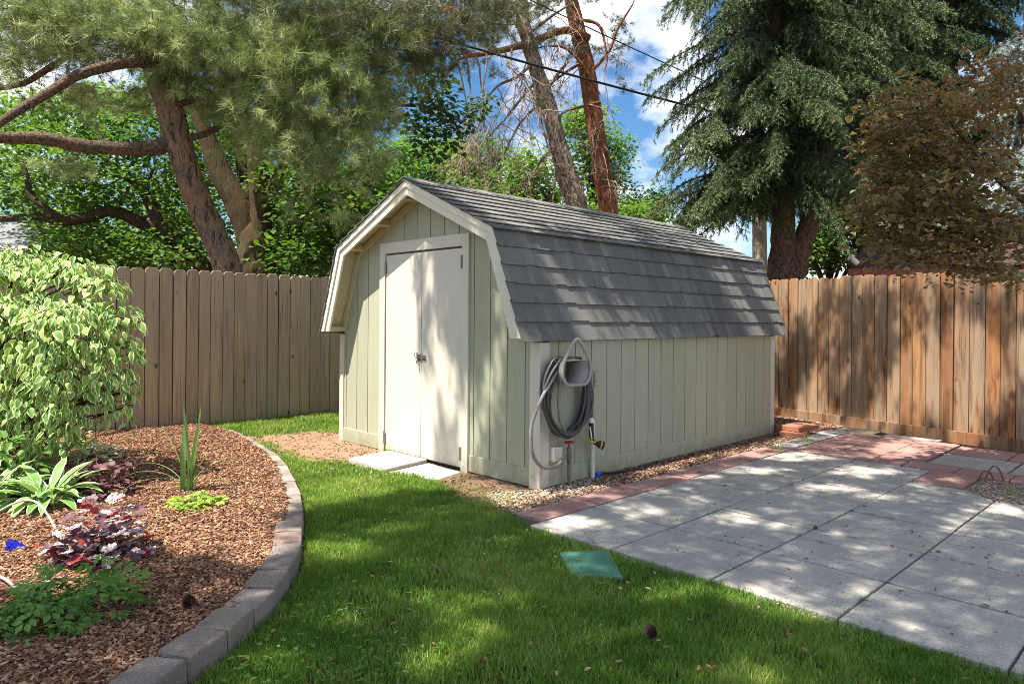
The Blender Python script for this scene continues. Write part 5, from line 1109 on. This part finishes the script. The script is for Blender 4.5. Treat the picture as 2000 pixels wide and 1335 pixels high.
sp1 = tree('spruce_tree', (*P(1530, 600, 13)[:2], 0), 'big spruce with drooping blue green boughs and forked brown trunk behind the right fence', group='spruces')
b = MB(); g0 = np.array([*P(1530, 600, 13)[:2], -.1])
ax1 = [g0, P(1532, 540, 13), P(1530, 450, 13), P(1528, 350, 13), P(1520, 250, 13), P(1515, 100, 13), P(1510, -100, 13), P(1505, -300, 13)]
limb(b, ax1, [.37, .295, .215, .19, .18, .16, .13, .1], 12, 40, .08)
ax2 = [P(1548, 540, 12.9), P(1570, 470, 12.9), P(1592, 400, 12.9), P(1605, 330, 12.9), P(1618, 230, 13), P(1628, 60, 13), P(1635, -150, 13)]; limb(b, ax2, [.22, .18, .165, .155, .15, .13, .1], 10, 30, .08)
b.build('trunk', M['bark_spruce'], sp1); b = MB(); tw = b
spruce(b, tw, ax1, 2.5, 165, zr=(3.6, 8.6)); spruce(b, tw, ax2, 1.9, 62, zr=(4.6, 8.6))
spruce(b, tw, [p+np.array([-.75, .85, 0]) for p in ax1], 1.4, 40, zr=(3.3, 5.6), vb=.05)
b.build('crown', [M['spruce'], M['bark_dark']], sp1)
sp2 = tree('spruce_tree', (*P(1850, 600, 17)[:2], 0), 'dark green spruce towering behind the bronze redbud', group='spruces')
b = MB(); ax3 = [np.array([*P(1850, 600, 17)[:2], -.1]), P(1850, 300, 17), P(1850, -400, 17)]; limb(b, ax3, [.3, .25, .15], 10); b.build('trunk', M['bark_dark'], sp2); b = MB(); tw = b
spruce(b, tw, ax3, 3.4, 120, zr=(5.2, 11.5), wd=.016, nl=.10, vb=-.15, dens=.8); ax4 = [p+np.array([-1.2, 1.0, 0]) for p in ax3]; spruce(b, tw, ax4, 2.6, 40, zr=(5.6, 10.5), wd=.016, nl=.10, vb=-.15, dens=.8)
b.build('crown', [M['spruce'], M['bark_dark']], sp2)
sp3 = tree('spruce_tree', (*P(2010, 600, 14.5)[:2], 0), 'pale silvery blue spruce at the right picture edge behind the redbud', group='spruces')
b = MB(); ax5 = [np.array([*P(2015, 600, 14.5)[:2], -.1]), P(2015, 300, 14.5), P(2015, -200, 14.5)]; limb(b, ax5, [.24, .2, .1], 10); b.build('trunk', M['bark_dark'], sp3); b = MB(); tw = b
spruce(b, tw, ax5, 1.5, 60, zr=(2.6, 8), vb=.3); b.build('crown', [M['bluespruce'], M['bark_dark']], sp3)
sp4 = tree('spruce_tree', (*P(1690, 600, 20)[:2], 0), 'slim pale spruce seen through the gap right of the forked spruce', group='spruces')
b = MB(); ax6 = [np.array([*P(1690, 600, 20)[:2], -.1]), P(1690, 300, 20), P(1690, -100, 20)]; limb(b, ax6, [.24, .2, .1], 10); b.build('trunk', M['bark_red'], sp4); b = MB(); tw = b
spruce(b, tw, ax6, 1.7, 34, zr=(4.5, 11), vb=.1, wd=.018, nl=.11, dens=.7); b.build('crown', [M['spruce'], M['bark_dark']], sp4)

sp5 = tree('spruce_tree', (*P(1760, 600, 18)[:2], 0), 'dark spruce filling the top of the picture between the forked spruce and the redbud', group='spruces')
b = MB(); ax7 = [np.array([*P(1755, 600, 18)[:2], -.1]), P(1755, 300, 18), P(1755, -400, 18)]; limb(b, ax7, [.3, .25, .15], 10); b.build('trunk', M['bark_pine'], sp5); b = MB(); tw = b
spruce(b, tw, ax7, 2.9, 110, zr=(4.9, 11), wd=.017, nl=.10, vb=-.1, dens=.9)
b.build('crown', [M['spruce'], M['bark_dark']], sp5)
# ---- bronze redbud
rb = tree('redbud_tree', (6.5, .1, 0), 'bronze and olive leaved redbud hanging over the right fence')
b = MB(); g0 = np.array([6.5, .1, -.05]); f0 = P(2140, 470, 5.9)
limb(b, [g0, g0*.5+f0*.5+[.05, 0, 0], f0], [.09, .075, .06], 9)
br = [[(2140,470),(2010,400),(1930,330),(1850,230),(1800,170)],[(2140,470),(2000,430),(1880,400),(1780,330),(1720,260)],[(2130,480),(2000,470),(1900,460),(1800,440),(1730,420)],[(2140,460),(2040,300),(1980,200),(1930,120)],[(2120,490),(2000,520),(1920,525),(1850,515),(1790,500)],[(1930,330),(1870,330),(1810,290),(1770,230)],[(2040,300),(2000,330),(1930,260)]]
for k, pts in enumerate(br): limb(b, [P(x, y, 5.9+.12*((k*3) % 5-2)*(i/4)) for i, (x, y) in enumerate(pts)], [.04, .025, .016, .008, .004], 6)
b.build('trunk', M['bark_dark'], rb)
HT = []; HE = []
for i, (t, wv) in enumerate(zip((-.08, .08, .35, .62, .85, 1), (.16, .43, .50, .36, .16, .01))):
    for u, e in zip((-1, -.86, -.8, 0, .8, .86, 1), (1, 1, 0, 0, 0, 1, 1)): HT.append((u*wv, t if abs(u) > .1 or i else .06, abs(u)*wv*.22-.18*t*t)); HE.append(1 if t >= 1 or e else 0)
b = MB(); cen = in_ell([(1850,230,130,90,5.9,.6,80),(1770,300,90,80,5.9,.5,66),(1900,350,130,100,5.8,.6,85),(1765,410,80,70,5.9,.5,54),(1955,460,80,70,5.8,.5,46),(1820,480,110,35,5.8,.4,56),(1975,180,50,80,5.9,.5,26),(1735,240,40,80,5.9,.4,28),(1900,520,90,18,5.8,.4,20),(1960,540,50,18,5.7,.3,10),(1940,120,50,24,5.9,.3,8),(1705,400,30,70,5.9,.3,16),(1880,430,120,70,5.8,.5,40),(1745,500,50,18,5.8,.3,14)])
k = 15; cen = cen[rng.random(len(cen)) < .85]; c = np.repeat(cen, k, 0); n = len(c); d = unit(n)*(rng.random(n)**.4)[:, None]; hd_ = norm(unit(len(cen))*[1, 1, .25]); sp_ = np.tile(np.linspace(-.24, .24, k), len(cen)); pos = c+np.repeat(hd_, k, 0)*sp_[:, None]+d*[.10, .10, .04]; pos[:, 2] -= sp_**2*.6
ax = norm(d*[1, 1, .2])+unit(n)*.35; ax[:, 2] = -.2+rng.normal(0, .3, n)
b.scatter(HT, VF, pos, ax, norm(np.array([0, 0, 1.])+unit(n)*.4), rng.uniform(.034, .068, n), edge=HE, smooth=True, var=np.clip(np.repeat(rng.random(len(cen)), k)*.6+.4*rng.random(n), 0, 1)); b.build('crown', M['redbud'], rb)

# ---- pole, cables, neighbours
t = thing('utility_pole', (*P(1483, 600, 15)[:2], 0), 'weathered grey wooden utility pole half hidden by the spruce', 'pole')
b = MB(); pb_ = P(1485, 600, 15); b.tube([[pb_[0], pb_[1], -.1], P(1484, 500, 15), P(1481, 300, 15), P(1479, 150, 15)], [.17, .155, .14, .125], 14); b.build('shaft', M['pole'], t)
b = MB(); pt = P(1480, 205, 14.86); b.tube([pt-[0, 0, .05], pt+[0, 0, .05]], .04, 8); b.build('insulator', M['white'], t)
def cable(a, c, r, sag, lab):
    u = np.linspace(0, 1, 30); p = np.outer(1-u, a)+np.outer(u, c); p[:, 2] -= sag*4*u*(1-u); b = MB(); b.tube(p, r, 6); tag(b.build('cable', M['cable']), lab, 'cable', 'overhead cables')
cable(P(-300, -290, 9.5), P(1480, 240, 14.7), .022, .18, 'thick black overhead cable crossing low in front of the pine trunks')
cable(P(300, -370, 12), P(1480, 205, 14.8), .011, .12, 'thin overhead wire above the thick black cable')
hs = thing('neighbour_house', (*P(0, 640, 24)[:2], 0), 'neighbour house with grey shingle roof and yellow green wall beyond the maple', 'house')
c = P(-60, 640, 24); e1 = Rv*1.; e2 = Fv*1.
def hp(a, d, z): q = P(0, 640, 24); return np.array([q[0], q[1], 0])+e1*a+e2*d+[0, 0, z]
b = MB(); b.prism([hp(-7, 0, 0), hp(2.6, 0, 0), hp(2.6, 0, 3.65), hp(-7, 0, 3.65)], e2*6); b.build('wall', M['wallyellow'], hs)
b = MB(); b.prism([hp(-7.4, -.5, 3.6), hp(3.0, -.5, 3.6), hp(1.1, 3, 5.1), hp(-7.4, 3, 5.1)], (0, 0, .12)); b.build('roof', M['roofgrey'], hs)
b = MB(); b.prism([hp(-7.4, -.52, 3.48), hp(3.0, -.52, 3.48), hp(3.0, -.52, 3.62), hp(-7.4, -.52, 3.62)], -e2*.08); b.build('gutter', M['white'], hs)
b = MB(); b.tube([hp(.35, 1.2, 4.3), hp(.35, 1.2, 4.95)], .05, 8); b.build('vent_pipe', M['iron'], hs)
h2 = thing('neighbour_house', (*P(1800, 620, 14)[:2], 0), 'red brown neighbour house roof behind the right fence under the redbud', 'house')
def h2p(px, d, z): q = P(px, 621, d); return np.array([q[0], q[1], z])
b = MB(); b.prism([h2p(1685, 13.8, 0), h2p(2300, 13.8, 0), h2p(2300, 13.8, 2.2), h2p(1685, 13.8, 2.2)], Fv*4); b.build('wall', M['wallred'], h2)
b = MB(); b.prism([h2p(1660, 13.3, 2.28), h2p(2320, 13.3, 2.28), h2p(2320, 15, 3.3), h2p(1720, 15, 3.3)], (0, 0, .1)); b.build('roof', M['roofred'], h2)
b = MB(); b.prism([h2p(1655, 13.25, 2.12), h2p(2320, 13.25, 2.12), h2p(2320, 13.25, 2.3), h2p(1655, 13.25, 2.3)], -Fv*.05); b.build('fascia', M['wallred'], h2)
b = MB(); q = h2p(1668, 13.2, 2.45); b.lathe(q, norm(-Rv*.7+[0, 0, .6]), [(.05, -.08), (.05, .08), (.07, .085), (.07, .11)], 12); b.build('vent_pipe', M['white'], h2)
